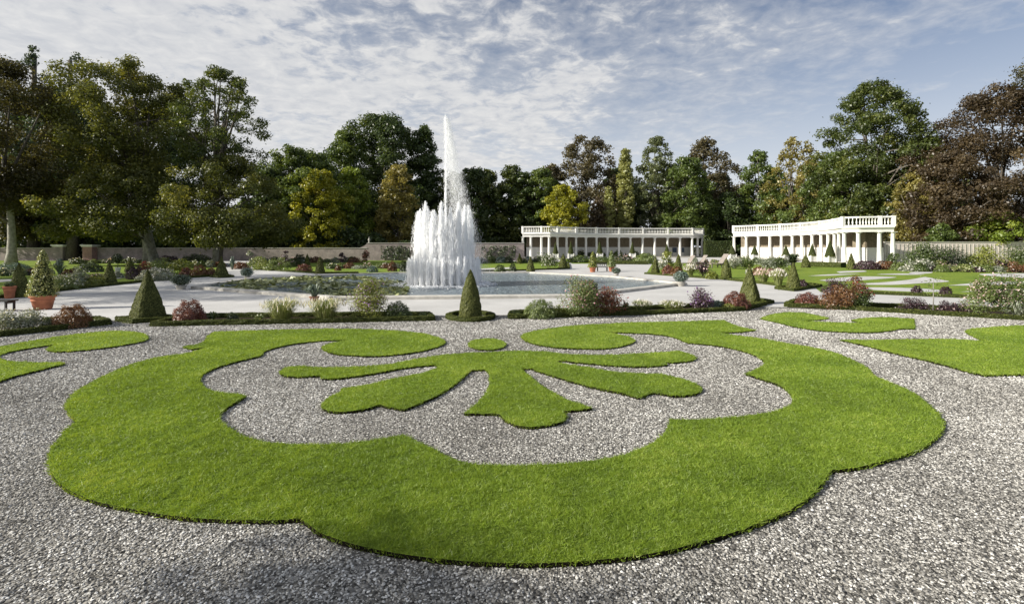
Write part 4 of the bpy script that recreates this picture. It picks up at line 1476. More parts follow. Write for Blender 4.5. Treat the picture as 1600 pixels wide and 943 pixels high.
# ================================================================== PLANTS
def pmat(key):
    T = {
        'green': ((0.040, 0.065, 0.014), (0.085, 0.125, 0.025), (0.17, 0.21, 0.06)),
        'lightgreen': ((0.09, 0.13, 0.03), (0.17, 0.22, 0.06), (0.30, 0.33, 0.14)),
        'yellowgreen': ((0.11, 0.14, 0.02), (0.21, 0.24, 0.03), (0.34, 0.33, 0.08)),
        'palegrass': ((0.12, 0.16, 0.035), (0.24, 0.28, 0.08), (0.44, 0.43, 0.22)),
        'silver': ((0.15, 0.17, 0.12), (0.27, 0.30, 0.22), (0.46, 0.48, 0.40)),
        'blue': ((0.07, 0.11, 0.09), (0.14, 0.20, 0.17), (0.24, 0.30, 0.27)),
        'coleus': ((0.085, 0.028, 0.020), (0.19, 0.066, 0.042), (0.32, 0.16, 0.11)),
        'orange': ((0.11, 0.048, 0.018), (0.21, 0.098, 0.034), (0.29, 0.19, 0.06)),
        'purple': ((0.030, 0.014, 0.018), (0.070, 0.035, 0.045), (0.14, 0.08, 0.10)),
        'darkgreen': ((0.022, 0.035, 0.012), (0.050, 0.072, 0.022), (0.10, 0.13, 0.05)),
        'agave': ((0.05, 0.08, 0.06), (0.11, 0.15, 0.11), (0.22, 0.27, 0.20)),
        'varieg': ((0.10, 0.13, 0.03), (0.24, 0.26, 0.06), (0.50, 0.48, 0.18)),
        'rust': ((0.09, 0.040, 0.018), (0.17, 0.075, 0.030), (0.26, 0.14, 0.06)),
    }
    return leaf_mat('plant_' + key, *T[key], transl=0.3, gloss=0.05)


FLOWER = {'pink': (0.62, 0.30, 0.38), 'white': (0.75, 0.72, 0.68), 'purple': (0.30, 0.16, 0.40), 'red': (0.34, 0.06, 0.05), 'palepink': (0.70, 0.52, 0.50), 'yellow': (0.62, 0.50, 0.08), 'orange': (0.42, 0.17, 0.06)}


def fmat(c):
    f = FLOWER[c]
    return leaf_mat('petals_' + c, tuple(k * .7 for k in f), f, tuple(min(1, k * 1.2) for k in f), 0.3, 0.02)


PN = {'mound': 'shrub', 'loose': 'shrub', 'grass': 'ornamental_grass', 'spiky': 'spiky_plant', 'tall': 'border_plant'}


def plant(kind, px, base_y, top_y, wpx, key, label, flowers=None, nfl=0.12, group='bedding plants', name=None):
    if key in ('coleus', 'orange'):
        flowers = None
    nfl *= 0.6
    d = dist_of(base_y)
    h = (base_y - top_y) * d / F
    r = wpx / 2 * d / F
    x, y, _ = gp(px, base_y)
    pxs = d / 486.0
    mb = MB()
    fl = None
    if kind in ('mound', 'loose', 'tall'):
        ls = max(0.045, pxs * (1.25 if kind == 'mound' else 1.4))
        ncl = 14 if kind == 'mound' else (20 if kind == 'loose' else 12)
        dirs = rand_dirs(ncl)
        dirs[:, 2] = np.abs(dirs[:, 2])
        rc = (0.62 if kind == 'mound' else 0.38) * min(r, h * 0.6) * rng.uniform(0.7, 1.3, ncl)
        C = dirs * np.array((max(r - rc.mean(), .02), max(r - rc.mean(), .02) * 0.9, max(h * 0.80 - rc.mean(), .02))) * rng.uniform(0.35, 1.0, (ncl, 1))
        C[:, 2] += h * 0.20
        if kind == 'mound':
            C *= np.array((0.75, 0.75, 0.8))
        if kind == 'tall':
            C[:, 2] = rng.uniform(0.15, 0.9, ncl) * h
            C[:, :2] *= 0.8
        area = (r * 2) * h
        nl = int(np.clip(area * 5.0 / (ls * ls * 0.5) * (2.2 if kind == 'mound' else 1.15), 120, 7500))
        ci = rng.integers(0, ncl, nl)
        dr = rand_dirs(nl)
        p = C[ci] + dr * (rc[ci] * rng.random(nl) ** 0.45)[:, None] * 1.1
        if kind == 'mound':
            dm_ = rand_dirs(nl)
            dm_[:, 2] = np.abs(dm_[:, 2]) * 1.05 - 0.05
            bump = 1 + 0.16 * np.sin(dm_[:, 0] * 7 + C[0, 0] * 40) * np.sin(dm_[:, 1] * 6 + dm_[:, 2] * 5 + C[1, 1] * 40)
            q = bump * np.where(rng.random(nl) < 0.75, rng.uniform(0.86, 1.04, nl), rng.uniform(0.3, 0.9, nl))
            p = dm_ * q[:, None] * np.array((r, r, h * 0.9))
            p[:, 2] += 0.08 * h
            dr = dm_
        p[:, :2] *= r / np.percentile(np.abs(p[:, 0]), 96)
        p[:, 2] = np.clip(p[:, 2] * h * 0.97 / np.percentile(p[:, 2], 97), 0.02, h * 1.08)
        ct = rng.normal(0, 0.13, ncl)
        leaves(mb, p, dr * 0.8 + np.array((0, 0, 0.5)) + rng.normal(0, 0.5, (nl, 3)), ls * rng.uniform(0.6, 1.4, nl), 0, np.clip(0.45 + ct[ci] + rng.normal(0, 0.2, nl), 0, 1), 0.6)
        for i in range(min(7, ncl)):
            u_ = np.linspace(0, 1, 4)[:, None]
            mb.tube(np.array((0, 0, 0)) * (1 - u_) + C[i] * u_, np.full(4, max(0.006, pxs * 0.12)), 4, 1)
        if flowers:
            nf = max(6, int(nl * nfl))
            pick = rng.integers(0, nl, nf)
            q = p[pick] + dr[pick] * 0.4 * ls
            top = q[:, 2] > h * 0.25
            q = q[top]
            fl = MB()
            leaves(fl, q + np.array((0, 0, 0.3 * ls)), np.array((0, -0.3, 0.6)) + rng.normal(0, 0.5, (len(q), 3)), ls * rng.uniform(0.8, 1.5, len(q)), 0, None, 0.9)
    elif kind == 'grass':
        n = 620
        a = rng.random(n) * 6.28
        hd = np.column_stack([np.cos(a), np.sin(a)])
        b = np.column_stack([hd * (r * 0.35 * rng.random((n, 1))), np.zeros(n)])
        arcs(mb, b, hd, r * rng.uniform(0.25, 0.85, n), h * rng.uniform(0.5, 0.98, n), max(0.012, pxs * 0.42))
        fl = MB()
        m = 160
        a = rng.random(m) * 6.28
        rr = r * np.sqrt(rng.random(m)) * 0.9
        q = np.column_stack([rr * np.cos(a), rr * np.sin(a), h * (1.0 - 0.35 * (rr / r) ** 2) * rng.uniform(0.75, 1.02, m)])
        blades(fl, q, np.column_stack([rng.normal(0, 0.05, (m, 2)), np.full(m, 0.16 * h + 0.02)]), max(0.03, pxs * 1.0))
        flowers = flowers or 'white'
    elif kind == 'spiky':
        n = 60
        a = rng.random(n) * 6.28
        hd = np.column_stack([np.cos(a), np.sin(a)])
        b = np.column_stack([hd * 0.03, np.zeros(n)])
        el = rng.random(n)
        arcs(mb, b, hd, r * (0.25 + 0.75 * el), h * (1.0 - 0.55 * el), max(0.045, pxs * 1.3))
    bark = M_BARK
    nm = name or PN[kind]
    o = mb.build(nm, [pmat(key), bark])
    o.location = (x, y, 0.009)
    tag(o, label, {'shrub': 'shrub', 'ornamental_grass': 'ornamental grass', 'spiky_plant': 'plant', 'border_plant': 'plant'}.get(nm, 'plant'), group)
    if fl is not None and fl.n:
        fl.build('flowers' if kind != 'grass' else 'plumes', fmat(flowers), o)['kind'] = 'stuff'
    return o


FB = 'plants in the front flower beds'
# left edge bed
for a in (('loose', 8, 520, 487, 42, 'silver', 'pale silvery leafy shrub at the very left edge of the front bed', 'white', 0.1),
          ('loose', 44, 517, 486, 44, 'silver', 'pale leafy shrub with white flowers beside the left edge', 'white', 0.12),
          ('mound', 78, 512, 498, 22, 'darkgreen', 'low dark plant left of the orange-red coleus'),
          ('mound', 115, 511, 478, 44, 'orange', 'orange-red coleus dome in the left edge bed'),
          ('spiky', 143, 507, 497, 18, 'yellowgreen', 'small yellow-green tuft right of the orange-red coleus'),
          # bed left of the cone
          ('mound', 296, 505, 471, 42, 'coleus', 'round rosy-red coleus beside the left pyramid', 'pink', 0.1),
          ('spiky', 332, 501.5, 486, 26, 'green', 'small sword-leaved plant right of the rosy coleus'),
          ('mound', 363, 501, 489, 15, 'darkgreen', 'tiny dark seedling between tuft and pale grasses'),
          ('grass', 440, 503, 467, 74, 'palegrass', 'arching pale fountain grass, left one of two'),
          ('grass', 508, 502, 466, 72, 'palegrass', 'arching pale fountain grass, right one of two'),
          ('spiky', 405, 501.5, 491, 22, 'lightgreen', 'short light-green tuft left of the pale grasses'),
          ('loose', 577, 499, 440, 52, 'yellowgreen', 'tall yellow-green bush topped with purple flowers', 'purple', 0.14),
          ('mound', 621, 498, 473, 40, 'green', 'dense round green shrub near the right end of the bed'),
          ('mound', 662, 496, 488, 18, 'lightgreen', 'low light-green tuft at the right end of the bed'),
          # bed right of the cone
          ('mound', 805, 495, 486, 22, 'lightgreen', 'low light-green tuft at the left end of the right bed'),
          ('mound', 843, 496, 470, 46, 'lightgreen', 'dome of light-green leaves right of the middle cone'),
          ('loose', 874, 493.5, 477, 18, 'yellowgreen', 'thin yellow-green sprig beside the light-green dome'),
          ('loose', 905, 495, 436, 52, 'lightgreen', 'tall light-green rose bush with pink flowers', 'pink', 0.10),
          ('mound', 925, 490.5, 441, 22, 'green', 'round green rose head behind the pink rose bush', 'palepink', 0.06),
          ('loose', 950, 493, 452, 50, 'rust', 'red-brown loose dahlia bush right of the pink roses', 'red', 0.10),
          ('spiky', 978, 488.5, 472, 22, 'green', 'thin green tuft right of the red-brown dahlia'),
          ('grass', 1003, 487.5, 469, 36, 'lightgreen', 'spiky green grass tuft in the right bed'),
          ('grass', 1050, 486.5, 470, 46, 'palegrass', 'low pale grass mound in the middle of the right bed'),
          ('loose', 1096, 484.5, 453, 32, 'purple', 'dark leggy shrub with pale purple flowers', 'purple', 0.12),
          ('mound', 1120, 482.5, 470, 22, 'blue', 'low grey-blue plant left of the red coleus'),
          ('mound', 1149, 483, 457, 36, 'coleus', 'dull-red coleus before the right pyramid', 'red', 0.05),
          ('mound', 1140, 484, 474, 28, 'yellowgreen', 'low yellow-green fringe below the dull-red coleus'),
          # right bed
          ('mound', 1262, 477, 458, 30, 'coleus', 'dark red dome at the left end of the right-hand bed'),
          ('loose', 1308, 480, 437, 36, 'purple', 'purple-leaved shrub behind the orange dahlias'),
          ('loose', 1312, 482, 448, 52, 'orange', 'orange-brown dahlia mound in the right-hand bed', 'orange', 0.06),
          ('loose', 1342, 481, 434, 30, 'rust', 'tall rusty-red canna-like shrub in the right-hand bed', 'red', 0.08),
          ('loose', 1345, 483, 455, 26, 'green', 'leafy green plant at the foot of the rusty shrub'),
          ('loose', 1420, 487, 466, 20, 'purple', 'dark purple bushlet, left of a pair, before the sapling'),
          ('loose', 1437, 487.5, 467, 20, 'purple', 'dark purple bushlet, right of a pair, before the sapling'),
          ('loose', 1483, 490, 471, 26, 'purple', 'dark purple bushlet right of the thin sapling', 'palepink', 0.05),
          ('loose', 1504, 491, 473, 22, 'purple', 'mauve bushlet next to the large rose bush', 'palepink', 0.08),
          ('loose', 1540, 494, 436, 50, 'lightgreen', 'large blush-pink rose bush at the right edge, left half', 'palepink', 0.12),
          ('loose', 1582, 496, 434, 56, 'green', 'large blush-pink rose bush at the right edge, right half', 'palepink', 0.12),
          ('spiky', 1590, 499, 470, 50, 'silver', 'silvery sword-leaved plant below the large roses')):
    plant(*a[:7], flowers=a[7] if len(a) > 7 else None, nfl=a[8] if len(a) > 8 else 0.1, group=FB)

BB = 'plants in the beds beyond the path'
for a in (('mound', 22, 428, 412, 46, 'blue', 'bluish rounded shrub behind the black-shaded cone'),
          ('mound', 98, 452, 431, 42, 'lightgreen', 'pale green leafy mass right of the potted shrub', 'white', 0.1),
          ('mound', 122, 447, 424, 26, 'silver', 'grey-white leafy plant right of the pale green mass'),
          ('mound', 146, 446, 433, 30, 'yellowgreen', 'low yellow-green plants before the grey-green cone'),
          ('spiky', 93, 430, 404, 30, 'agave', 'dark spiky agave before the gate pillars'),
          ('mound', 110, 429, 420, 20, 'rust', 'rusty low plant right of the agave'),
          ('mound', 140, 425, 411, 34, 'darkgreen', 'dark bush behind the grey-green cone'),
          ('mound', 212, 436, 417, 24, 'purple', 'dusky purple plant left of the left pyramid top'),
          ('loose', 225, 432, 410, 18, 'rust', 'rusty dahlia behind the left pyramid top', 'red', 0.15),
          ('mound', 245, 438, 420, 44, 'silver', 'whitish flowering mass right of the left pyramid', 'white', 0.2),
          ('loose', 252, 428, 405, 34, 'lightgreen', 'light green bush below the pale thick trunk'),
          ('loose', 282, 428, 406, 40, 'yellowgreen', 'yellowish green bush above the clipped ball'),
          ('mound', 292, 431.5, 419, 18, 'coleus', 'red coleus, leftmost in the row left of the slim pyramid', 'white', 0.15),
          ('mound', 312, 431.5, 415, 22, 'orange', 'orange-red coleus in the middle of the row left of the slim pyramid', 'pink', 0.1),
          ('mound', 330, 431, 419, 14, 'coleus', 'red coleus touching the slim pyramid'),
          ('mound', 262, 412, 400, 30, 'purple', 'purple-tinged shrub at the wall right of the pale thick trunk'),
          ('mound', 306, 412, 398, 36, 'green', 'green shrub at the wall between two trunks'),
          ('spiky', 363, 421, 400, 14, 'agave', 'bluish spiky plant right of the slim pyramid'),
          ('mound', 376, 420, 410, 22, 'rust', 'rusty low plant behind the clipped ball at the pond'),
          ('tall', 391, 420, 392, 10, 'silver', 'tall thin pale plant behind the clipped ball at the pond'),
          ('loose', 408, 421.5, 402, 30, 'palegrass', 'pale feathery bush at the far left pond path'),
          ('loose', 434, 422.5, 404, 32, 'lightgreen', 'light green feathery bush left of the red coleus'),
          ('tall', 443, 418, 392, 12, 'purple', 'dark standard shrub before the low brick wall'),
          ('mound', 468, 412, 398, 18, 'darkgreen', 'dark round shrub left of the smallest cone'),
          ('mound', 475, 424, 413, 22, 'coleus', 'red coleus left of the two far cones'),
          ('tall', 533, 414, 395, 10, 'purple', 'dark slim shrub with a stake at the brick wall'),
          ('mound', 528, 423, 415, 9, 'rust', 'tiny rusty plant right of the nearer far cone'),
          ('mound', 550, 410, 401, 14, 'green', 'small round bush at the brick wall'),
          ('tall', 570, 412, 393, 12, 'rust', 'rusty rose standard below the wall finial', 'red', 0.1),
          ('mound', 582, 425, 416, 16, 'blue', 'blue-grey low plant at the far pond edge'),
          ('mound', 613, 424, 409, 13, 'rust', 'rust-coloured bush left of the short jets'),
          ('mound', 631, 424, 408, 12, 'darkgreen', 'dark green bush touching the short jets'),
          ('mound', 781, 425, 414, 16, 'green', 'low green bush right of the short jets'),
          ('mound', 801, 424, 412, 10, 'darkgreen', 'dark little bush left of the far right cone'),
          ('loose', 856, 421, 397, 28, 'green', 'rose bush mixed with white flowers at the farther wing', 'white', 0.12),
          ('mound', 905, 410, 399, 34, 'green', 'green shrub at the foot of the farther wing, leftmost'),
          ('mound', 940, 411, 401, 30, 'green', 'green shrub between the two potted cones and the wing'),
          ('mound', 975, 411, 400, 36, 'darkgreen', 'dark shrub before the middle of the farther wing', 'palepink', 0.08),
          ('mound', 1010, 412, 397, 34, 'lightgreen', 'light green shrub before the right half of the farther wing'),
          ('tall', 1045, 421, 393, 20, 'yellowgreen', 'tall yellow-green plant right of the sunlit pyramid'),
          ('loose', 1037, 422, 407, 16, 'silver', 'white flowering plant right of the sunlit pyramid', 'white', 0.3),
          ('mound', 1044, 430, 415, 18, 'coleus', 'red coleus left of the narrow cone'),
          ('mound', 1057, 431, 417, 18, 'orange', 'orange-red coleus in front of the narrow cone'),
          ('grass', 1078, 432, 414, 22, 'palegrass', 'pale grass tuft left of the dusky shrubs'),
          ('loose', 1098, 432, 410, 22, 'purple', 'dusky mauve shrub on the lawn edge', 'palepink', 0.1),
          ('mound', 1112, 436, 424, 17, 'yellowgreen', 'bright round yellow-green bush at the path edge'),
          ('loose', 1150, 420, 401, 26, 'silver', 'silvery white shrub right of the deck chairs', 'white', 0.15),
          ('loose', 1166, 420, 400, 22, 'lightgreen', 'light green shrub behind the right pyramid'),
          ('loose', 1196, 422, 402, 28, 'silver', 'silver-leaved shrub before the nearer wing'),
          ('loose', 1218, 422, 401, 26, 'green', 'green shrub left of the palm'),
          ('grass', 1192, 443, 421, 30, 'palegrass', 'pale pink-tinged grass band right of the right pyramid', 'palepink'),
          ('grass', 1216, 446, 422, 28, 'palegrass', 'pale grass clump left of the palm cone', 'white'),
          ('mound', 1254, 449, 437, 12, 'purple', 'small purple plant at the foot of the palm cone'),
          ('mound', 1186, 431, 417, 16, 'rust', 'rusty plant beside the top of the right pyramid'),
          ('mound', 1355, 421, 408, 34, 'purple', 'low mauve shrub before the end pavilion, left'),
          ('mound', 1385, 421, 408, 32, 'rust', 'low brown shrub before the end pavilion, right'),
          ('loose', 1395, 421, 396, 18, 'green', 'standard green shrub at the corner of the end pavilion'),
          ('mound', 1405, 422, 410, 22, 'lightgreen', 'light green plant at the foot of the pale wall'),
          ('loose', 1448, 423, 381, 52, 'green', 'large leafy shrub against the pale wall'),
          ('loose', 1482, 423, 388, 40, 'darkgreen', 'dark right-hand half of the large leafy wall shrub'),
          ('loose', 1440, 424, 405, 26, 'silver', 'grey-white plants below the large leafy shrub', 'white', 0.15),
          ('loose', 1468, 424, 408, 22, 'palegrass', 'pale plants below the dark shrub half', 'palepink', 0.15),
          ('loose', 1513, 422, 398, 26, 'darkgreen', 'dark low shrub left of the yellowish wall shrub'),
          ('loose', 1540, 423, 386, 36, 'yellowgreen', 'yellowish green shrub against the pale wall'),
          ('loose', 1508, 425, 413, 36, 'palegrass', 'low pale plants under the dark low shrub'),
          ('loose', 1563, 424, 405, 24, 'purple', 'purple plant right of the yellowish wall shrub', 'palepink', 0.1),
          ('loose', 1592, 424, 388, 34, 'green', 'green shrub at the right edge before the pale wall'),
          ('loose', 1590, 426, 410, 26, 'rust', 'brown plant at the right edge below the green shrub'),
          ('mound', 1432, 459, 447, 13, 'purple', 'dark purple tuft on the far right turf, left one'),
          ('mound', 1478, 460, 448, 15, 'purple', 'dark purple tuft on the far right turf, right one')):
    plant(*a[:7], flowers=a[7] if len(a) > 7 else None, nfl=a[8] if len(a) > 8 else 0.1, group=BB)


def low_row(px0, px1, y0, y1, hpx, keys, count, what):
    """a run of small far bedding plants, each an object of its own"""
    for i in range(count):
        s = (i + 0.5) / count
        px = px0 + (px1 - px0) * s + rng.normal(0, 2)
        by = y0 + (y1 - y0) * s + rng.normal(0, 0.4)
        k = keys[i % len(keys)]
        plant('mound', px, by, by - hpx * rng.uniform(0.7, 1.25), abs(px1 - px0) / count * rng.uniform(0.9, 1.4), k, what, flowers=('white', None, None, None, 'palepink', None)[i % 6], group=what)


low_row(110, 240, 412, 411, 8, ['green', 'darkgreen', 'lightgreen'], 9, 'small mixed plants along the foot of the left wall')
low_row(395, 560, 411, 410, 8, ['green', 'silver', 'darkgreen', 'rust'], 12, 'small mixed plants along the low brick wall')
low_row(745, 850, 411, 410, 9, ['darkgreen', 'green', 'blue'], 7, 'small plants at the wall right of the jets')
low_row(1160, 1240, 412, 413, 8, ['lightgreen', 'green', 'silver'], 6, 'small plants before the bays of the nearer wing')
low_row(1410, 1600, 424, 425, 10, ['silver', 'green', 'purple', 'lightgreen'], 11, 'small mixed plants along the foot of the pale wall')


low_row(1072, 1136, 413, 414, 9, ['palegrass', 'silver', 'green', 'rust', 'lightgreen'], 7, 'small pale plants between the deck chairs')
low_row(1160, 1236, 428, 431, 9, ['silver', 'palegrass', 'lightgreen', 'coleus'], 6, 'small plants on the lawn behind the right pyramid')
low_row(0, 80, 431, 428, 10, ['green', 'silver', 'lightgreen', 'purple'], 6, 'small plants behind the potted shrub')
low_row(90, 190, 441, 434, 9, ['lightgreen', 'silver', 'green', 'rust', 'yellowgreen'], 7, 'small plants behind the left box edging')
low_row(225, 345, 421, 417, 9, ['lightgreen', 'palegrass', 'green', 'silver', 'rust'], 10, 'small plants in the bed behind the coleus row')
low_row(400, 470, 416, 416, 10, ['lightgreen', 'green', 'palegrass', 'silver'], 6, 'small plants left of the two far cones')
low_row(510, 640, 420, 419, 7, ['green', 'lightgreen', 'rust', 'silver'], 9, 'small plants on the far lawn left of the jets')
low_row(900, 1010, 402, 402, 9, ['green', 'darkgreen', 'lightgreen'], 9, 'small plants along the farther wing')


# climbers on the wall
def climber(px0, px1, y0, y1, label):
    d = WD - 0.35
    n = 900
    x = rng.uniform(px0, px1, n)
    yy = rng.uniform(y0, y1, n)
    m = np.sin(x * 0.35 + yy * 0.2) + rng.normal(0, 0.7, n) > -0.5
    x, yy = x[m], yy[m]
    n = len(x)
    mb = MB()
    leaves(mb, np.column_stack([wx(x, d), d - rng.random(n) * 0.35, wz(yy, d)]), np.array((0, -1, .3)) + rng.normal(0, .5, (n, 3)), rng.uniform(0.2, 0.42, n), 0)
    for k in range(4):
        xx = px0 + (px1 - px0) * (k + .5) / 4
        mb.tube([(wx(xx, d), d + 0.1, 0), (wx(xx + 1, d), d + 0.1, 1.2), (wx(xx - 1, d), d + 0.1, wz(y0 + 3, d))], [0.04, 0.03, 0.02], 5, 1)
    tag(mb.build('wall_climber', [pmat('darkgreen'), M_BARK]), label, 'climbing plant')


climber(595, 640, 384, 405, 'dark climbing plant trained on the wall left of the jets')
climber(752, 806, 384, 404, 'dark climbing plant trained on the wall right of the jets')


# ---- potted plants ----------------------------------------------------------------------
def pot_mesh(r, h, mat, parent, name='pot'):
    mb = MB()
    mb.lathe((0, 0, 0), [(r * 0.66, 0), (r * 0.70, h * 0.08), (r * 0.84, h * 0.60), (r * 0.90, h * 0.62), (r * 0.90, h * 0.68), (r * 0.86, h * 0.70), (r * 0.93, h * 0.84), (r * 1.03, h * 0.85), (r * 1.03, h), (r * 0.9, h), (r * 0.86, h * 0.9)], 24)
    return mb.build(name, mat, parent)


def ball_foliage(parent, r, hz, z0, key, ls, n, cone=False, jitter=0.5):
    mb = MB()
    dr = rand_dirs(n)
    if cone:
        t = rng.random(n) ** 1.25
        a = rng.random(n) * 6.28
        rr = r * ((1 - t) ** 0.75 * 0.93 + 0.07) * rng.uniform(0.72, 1.08, n)
        p = np.column_stack([rr * np.cos(a), rr * np.sin(a), z0 + t * hz])
        nr = np.column_stack([np.cos(a), np.sin(a), 0.4 + 0 * a])
        mb.lathe((0, 0, z0), [(r * 0.7, 0), (r * 0.62, hz * .25), (r * 0.38, hz * .6), (0.03, hz * 0.93)], 12, 1, False)
    else:
        q = rng.uniform(0.78, 1.06, n)[:, None]
        p = dr * q * np.array((r, r, hz / 2)) + np.array((0, 0, z0 + hz / 2))
        nr = dr
        mb.lathe((0, 0, z0 + hz * 0.1), [(r * 0.4, 0), (r * 0.72, hz * .25), (r * 0.72, hz * .55), (r * 0.3, hz * .75)], 12, 1, False)
    leaves(mb, p, nr + rng.normal(0, jitter, (n, 3)), ls * rng.uniform(0.6, 1.4, n), 0)
    return mb.build('foliage', [pmat(key), M_YEWCORE], parent)


def potted(px, base_y, pot_top, top_y, potw, folw, key, label, cone=True, mat=None, n=900):
    d = dist_of(base_y)
    x, y, _ = gp(px, base_y)
    k = d / F
    root = empty('potted_shrub', (x, y, 0.004), label, 'potted plant', 'plants in pots by the path')
    ph = (base_y - pot_top) * k
    pot_mesh(potw / 2 * k, ph, mat or M_TERRA, root)
    ball_foliage(root, folw / 2 * k, (pot_top - top_y) * k, ph * 0.96, key, max(0.06, d / 486 * 1.3), n, cone)
    return root


potted(67, 483, 461, 390, 32, 40, 'varieg', 'variegated conical shrub in a large ridged terracotta pot', True, None, 2600)
potted(926, 425, 417, 393, 11, 15, 'yellowgreen', 'yellow-green cone in terracotta pot left of the small bench')
potted(955.5, 424, 416, 391, 10, 14, 'lightgreen', 'green cone in terracotta pot right of the small bench')
potted(963, 432.5, 427, 418, 8, 14, 'agave', 'small round bush in low pot at the far right pond edge', False, M_STONE, 420)
potted(1064, 447, 440, 423, 14, 23, 'blue', 'round blue-green bush in pale pot at the right pond corner', False, M_STONE, 900)
potted(283, 452, 446, 428, 16, 29, 'agave', 'ball-shaped agave in low pot at the left pond corner', False, M_STONE, 900)
potted(386, 435, 431.5, 418, 10, 19, 'blue', 'ball-shaped grey-green bush at the upper left pond rim', False, M_STONE, 600)
potted(15, 466, 447, 440, 16, 12, 'green', 'plain terracotta pot half hidden by the black-shaded cone', False)


def agave_pot():
    d = dist_of(468)
    x, y, _ = gp(491, 470)
    root = empty('potted_agave', (x, y, 0.004), 'large grey-green agave in a terracotta pot before the lily pads', 'potted plant', 'plants in pots by the path')
    pot_mesh(0.24, 0.22, plain_mat('weathered_terracotta', (0.24, 0.13, 0.09), 0.9, 0.2, 0.3, 8, 0.2, 0.01), root)
    mb = MB()
    n = 70
    a = rng.random(n) * 6.28
    hd = np.column_stack([np.cos(a), np.sin(a)])
    el = rng.random(n)
    arcs(mb, np.column_stack([hd * 0.08, np.full(n, 0.20)]), hd, 0.2 + 0.42 * el, 0.62 * (1 - 0.6 * el), 0.075)
    mb.build('foliage', pmat('agave'), root)


agave_pot()

# ring-shaped standard in a white pot
d_ = dist_of(428)
x_, y_, _ = gp(184, 428)
r_ = empty('potted_shrub', (x_, y_, 0.01), 'round-headed standard shrub in a white pot behind the grey-green cone', 'potted plant', 'plants in pots by the path')
pot_mesh(0.24, 0.62, M_WHITE, r_)
mb = MB()
mb.tube([(0, 0, 0.5), (0.02, 0, 1.0), (0, 0, 1.3)], [0.03, 0.03, 0.03], 6)
mb.build('stem', M_BARK, r_)
ball_foliage(r_, 0.42, 0.85, 1.05, 'darkgreen', 0.13, 420, False)


# palm behind the cone at the right
def palm():
    d = dist_of(447.5)
    x, y, _ = gp(1239, 447.5)
    root = empty('palm_tree', (x, y, 0.004), 'small fan palm showing above the right-hand cone', 'palm')
    mb = MB()
    zt = wz(411, d)
    mb.tube([(0, 0, 0), (0.03, 0, zt * 0.5), (0, 0, zt)], [0.13, 0.11, 0.12], 9)
    mb.build('trunk', M_BARK, root)
    mb = MB()
    n = 150
    a = rng.random(n) * 6.28
    hd = np.column_stack([np.cos(a), np.sin(a)])
    el = rng.random(n)
    arcs(mb, np.column_stack([hd * 0.05, np.full(n, zt)]), hd, 0.35 + 0.65 * el, 0.62 * (1 - 0.95 * el) + 0.02, 0.07)
    mb.build('crown', pmat('darkgreen'), root)


palm()


# thin sapling
def sapling():
    x, y, _ = gp(1458, 489)
    root = empty('sapling', (x, y, 0.009), 'thin young tree with a bare pale stem in the right-hand bed', 'tree')
    mb = MB()
    h = (489 - 432) * dist_of(489) / F
    mb.tube([(0, 0, 0), (0.015, 0, h * .5), (0, 0, h * .95)], [0.022, 0.018, 0.008], 6)
    mb.build('trunk', M_BARKP, root)
    mb = MB()
    n = 130
    t = rng.uniform(0.45, 1.0, n)
    p = np.column_stack([rng.normal(0, 0.20, n), rng.normal(0, 0.2, n), t * h])
    leaves(mb, p, rng.normal(0, 1, (n, 3)) + np.array((0, 0, .5)), rng.uniform(0.04, 0.085, n), 0)
    mb.build('crown', pmat('lightgreen'), root)


sapling()


# ---- furniture --------------------------------------------------------------------------
def bench_left():
    x, y, _ = gp(4, 486)
    root = empty('garden_bench', (x, y, 0.004), 'dark backless bench cut by the left edge of the picture', 'bench')
    mb = MB()
    for k in range(4):
        mb.box(-1.0, 0.42, -0.22 + k * 0.115, -0.22 + k * 0.115 + 0.1, 0.40, 0.45)
    mb.build('seat', M_DARKWOOD, root)
    for sx in (-0.85, 0.30):
        mb = MB()
        for sy in (-0.16, 0.16):
            mb.box(sx - 0.03, sx + 0.03, sy - 0.03, sy + 0.03, 0, 0.398)
        mb.box(sx - 0.025, sx + 0.025, -0.129, 0.129, 0.32, 0.39)
        mb.build('leg', M_DARKWOOD, root)


bench_left()


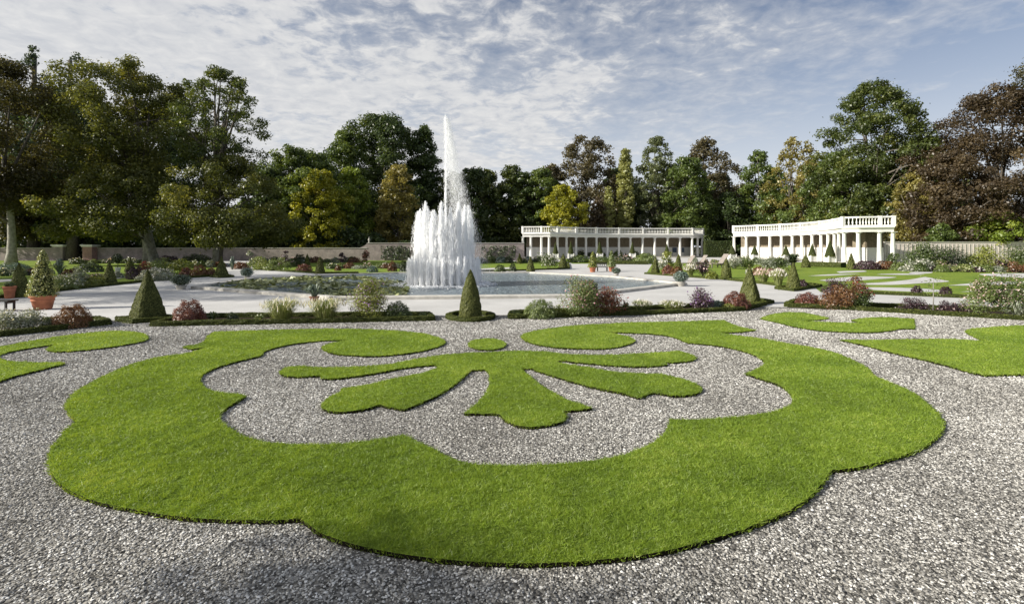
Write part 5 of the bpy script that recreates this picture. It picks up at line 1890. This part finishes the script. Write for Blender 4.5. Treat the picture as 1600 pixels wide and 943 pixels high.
def bench_far():
    x, y, _ = gp(941, 423.5)
    root = empty('garden_bench', (x, y, 0.004), 'small dark bench with lattice back between two potted cones', 'bench')
    mb = MB()
    mb.box(-0.55, 0.55, -0.25, 0.22, 0.40, 0.45)
    mb.build('seat', M_DARKWOOD, root)
    mb = MB()
    mb.box(-0.55, 0.55, 0.222, 0.27, 0.80, 0.88)
    for k in range(6):
        xx = -0.5 + k * 0.2
        mb.add([(xx - 0.1, 0.225, 0.46), (xx - 0.05, 0.225, 0.46), (xx + 0.1, 0.225, 0.80), (xx + 0.05, 0.225, 0.80)], [(0, 1, 2, 3)])
        mb.add([(xx + 0.1, 0.24, 0.46), (xx + 0.05, 0.24, 0.46), (xx - 0.1, 0.24, 0.80), (xx - 0.05, 0.24, 0.80)], [(0, 1, 2, 3)])
    mb.build('backrest', M_DARKWOOD, root)
    for sx in (-0.5, 0.5):
        mb = MB()
        mb.box(sx - 0.03, sx + 0.03, -0.22, -0.16, 0, 0.398)
        mb.box(sx - 0.03, sx + 0.03, 0.16, 0.22, 0, 0.398)
        mb.build('leg', M_DARKWOOD, root)


bench_far()


def deck_chair(px, by, rz, label, k=1.0):
    x, y, _ = gp(px, by)
    root = empty('deck_chair', (x, y, 0.01), label, 'deck chair', 'pale deck chairs on the far lawn', rz)
    root.scale = (k, k, k)
    mb = MB()
    for i in range(7):
        mb.box(-0.36, 0.36, -0.75 + i * 0.155, -0.75 + i * 0.155 + 0.12, 0.36, 0.40)
    mb.build('seat', M_PALEWOOD, root)
    mb = MB()
    mb.add([(-0.36, 0.35, 0.40), (0.36, 0.35, 0.40), (0.36, 0.95, 1.25), (-0.36, 0.95, 1.25), (-0.36, 0.39, 0.37), (0.36, 0.39, 0.37), (0.36, 0.99, 1.22), (-0.36, 0.99, 1.22)], [(0, 1, 2, 3), (7, 6, 5, 4), (0, 4, 5, 1), (1, 5, 6, 2), (2, 6, 7, 3), (3, 7, 4, 0)])
    mb.build('backrest', M_PALEWOOD, root)
    for sx in (-0.3, 0.3):
        mb = MB()
        mb.box(sx - 0.03, sx + 0.03, -0.7, -0.62, 0, 0.358)
        mb.box(sx - 0.03, sx + 0.03, 0.25, 0.33, 0, 0.358)
        mb.build('leg', M_PALEWOOD, root)


deck_chair(1072, 416, R(-75), 'pale reclining deck chair right of the narrow cone', 1.15)
deck_chair(1092, 415, R(-75), 'pale reclining deck chair in the middle of three', 1.15)
deck_chair(1120, 418, R(-80), 'pale pinkish deck chair behind the rounded green cone', 1.35)


def hoop():
    root_p = gp(163, 505)
    mb = MB()
    d = dist_of(505)
    w, h = 9 * d / F, 9.5 * d / F
    mb.tube([(-w, 0.25, 0), (-w, 0.25, h * .98), (-w + .01, 0.25, h), (w * .6, 0, h), (w * .6 + .01, 0, h * .98), (w * .62, 0, 0)], [0.012] * 6, 6)
    o = mb.build('wire_hoop', plain_mat('grey_metal', (0.35, 0.35, 0.34), 0.5, 0.5, 0.1, 5, 0.1, 0.002))
    o.location = root_p
    tag(o, 'low grey wire hoop guarding the gravel gap beside the left pyramid', 'hoop')


hoop()
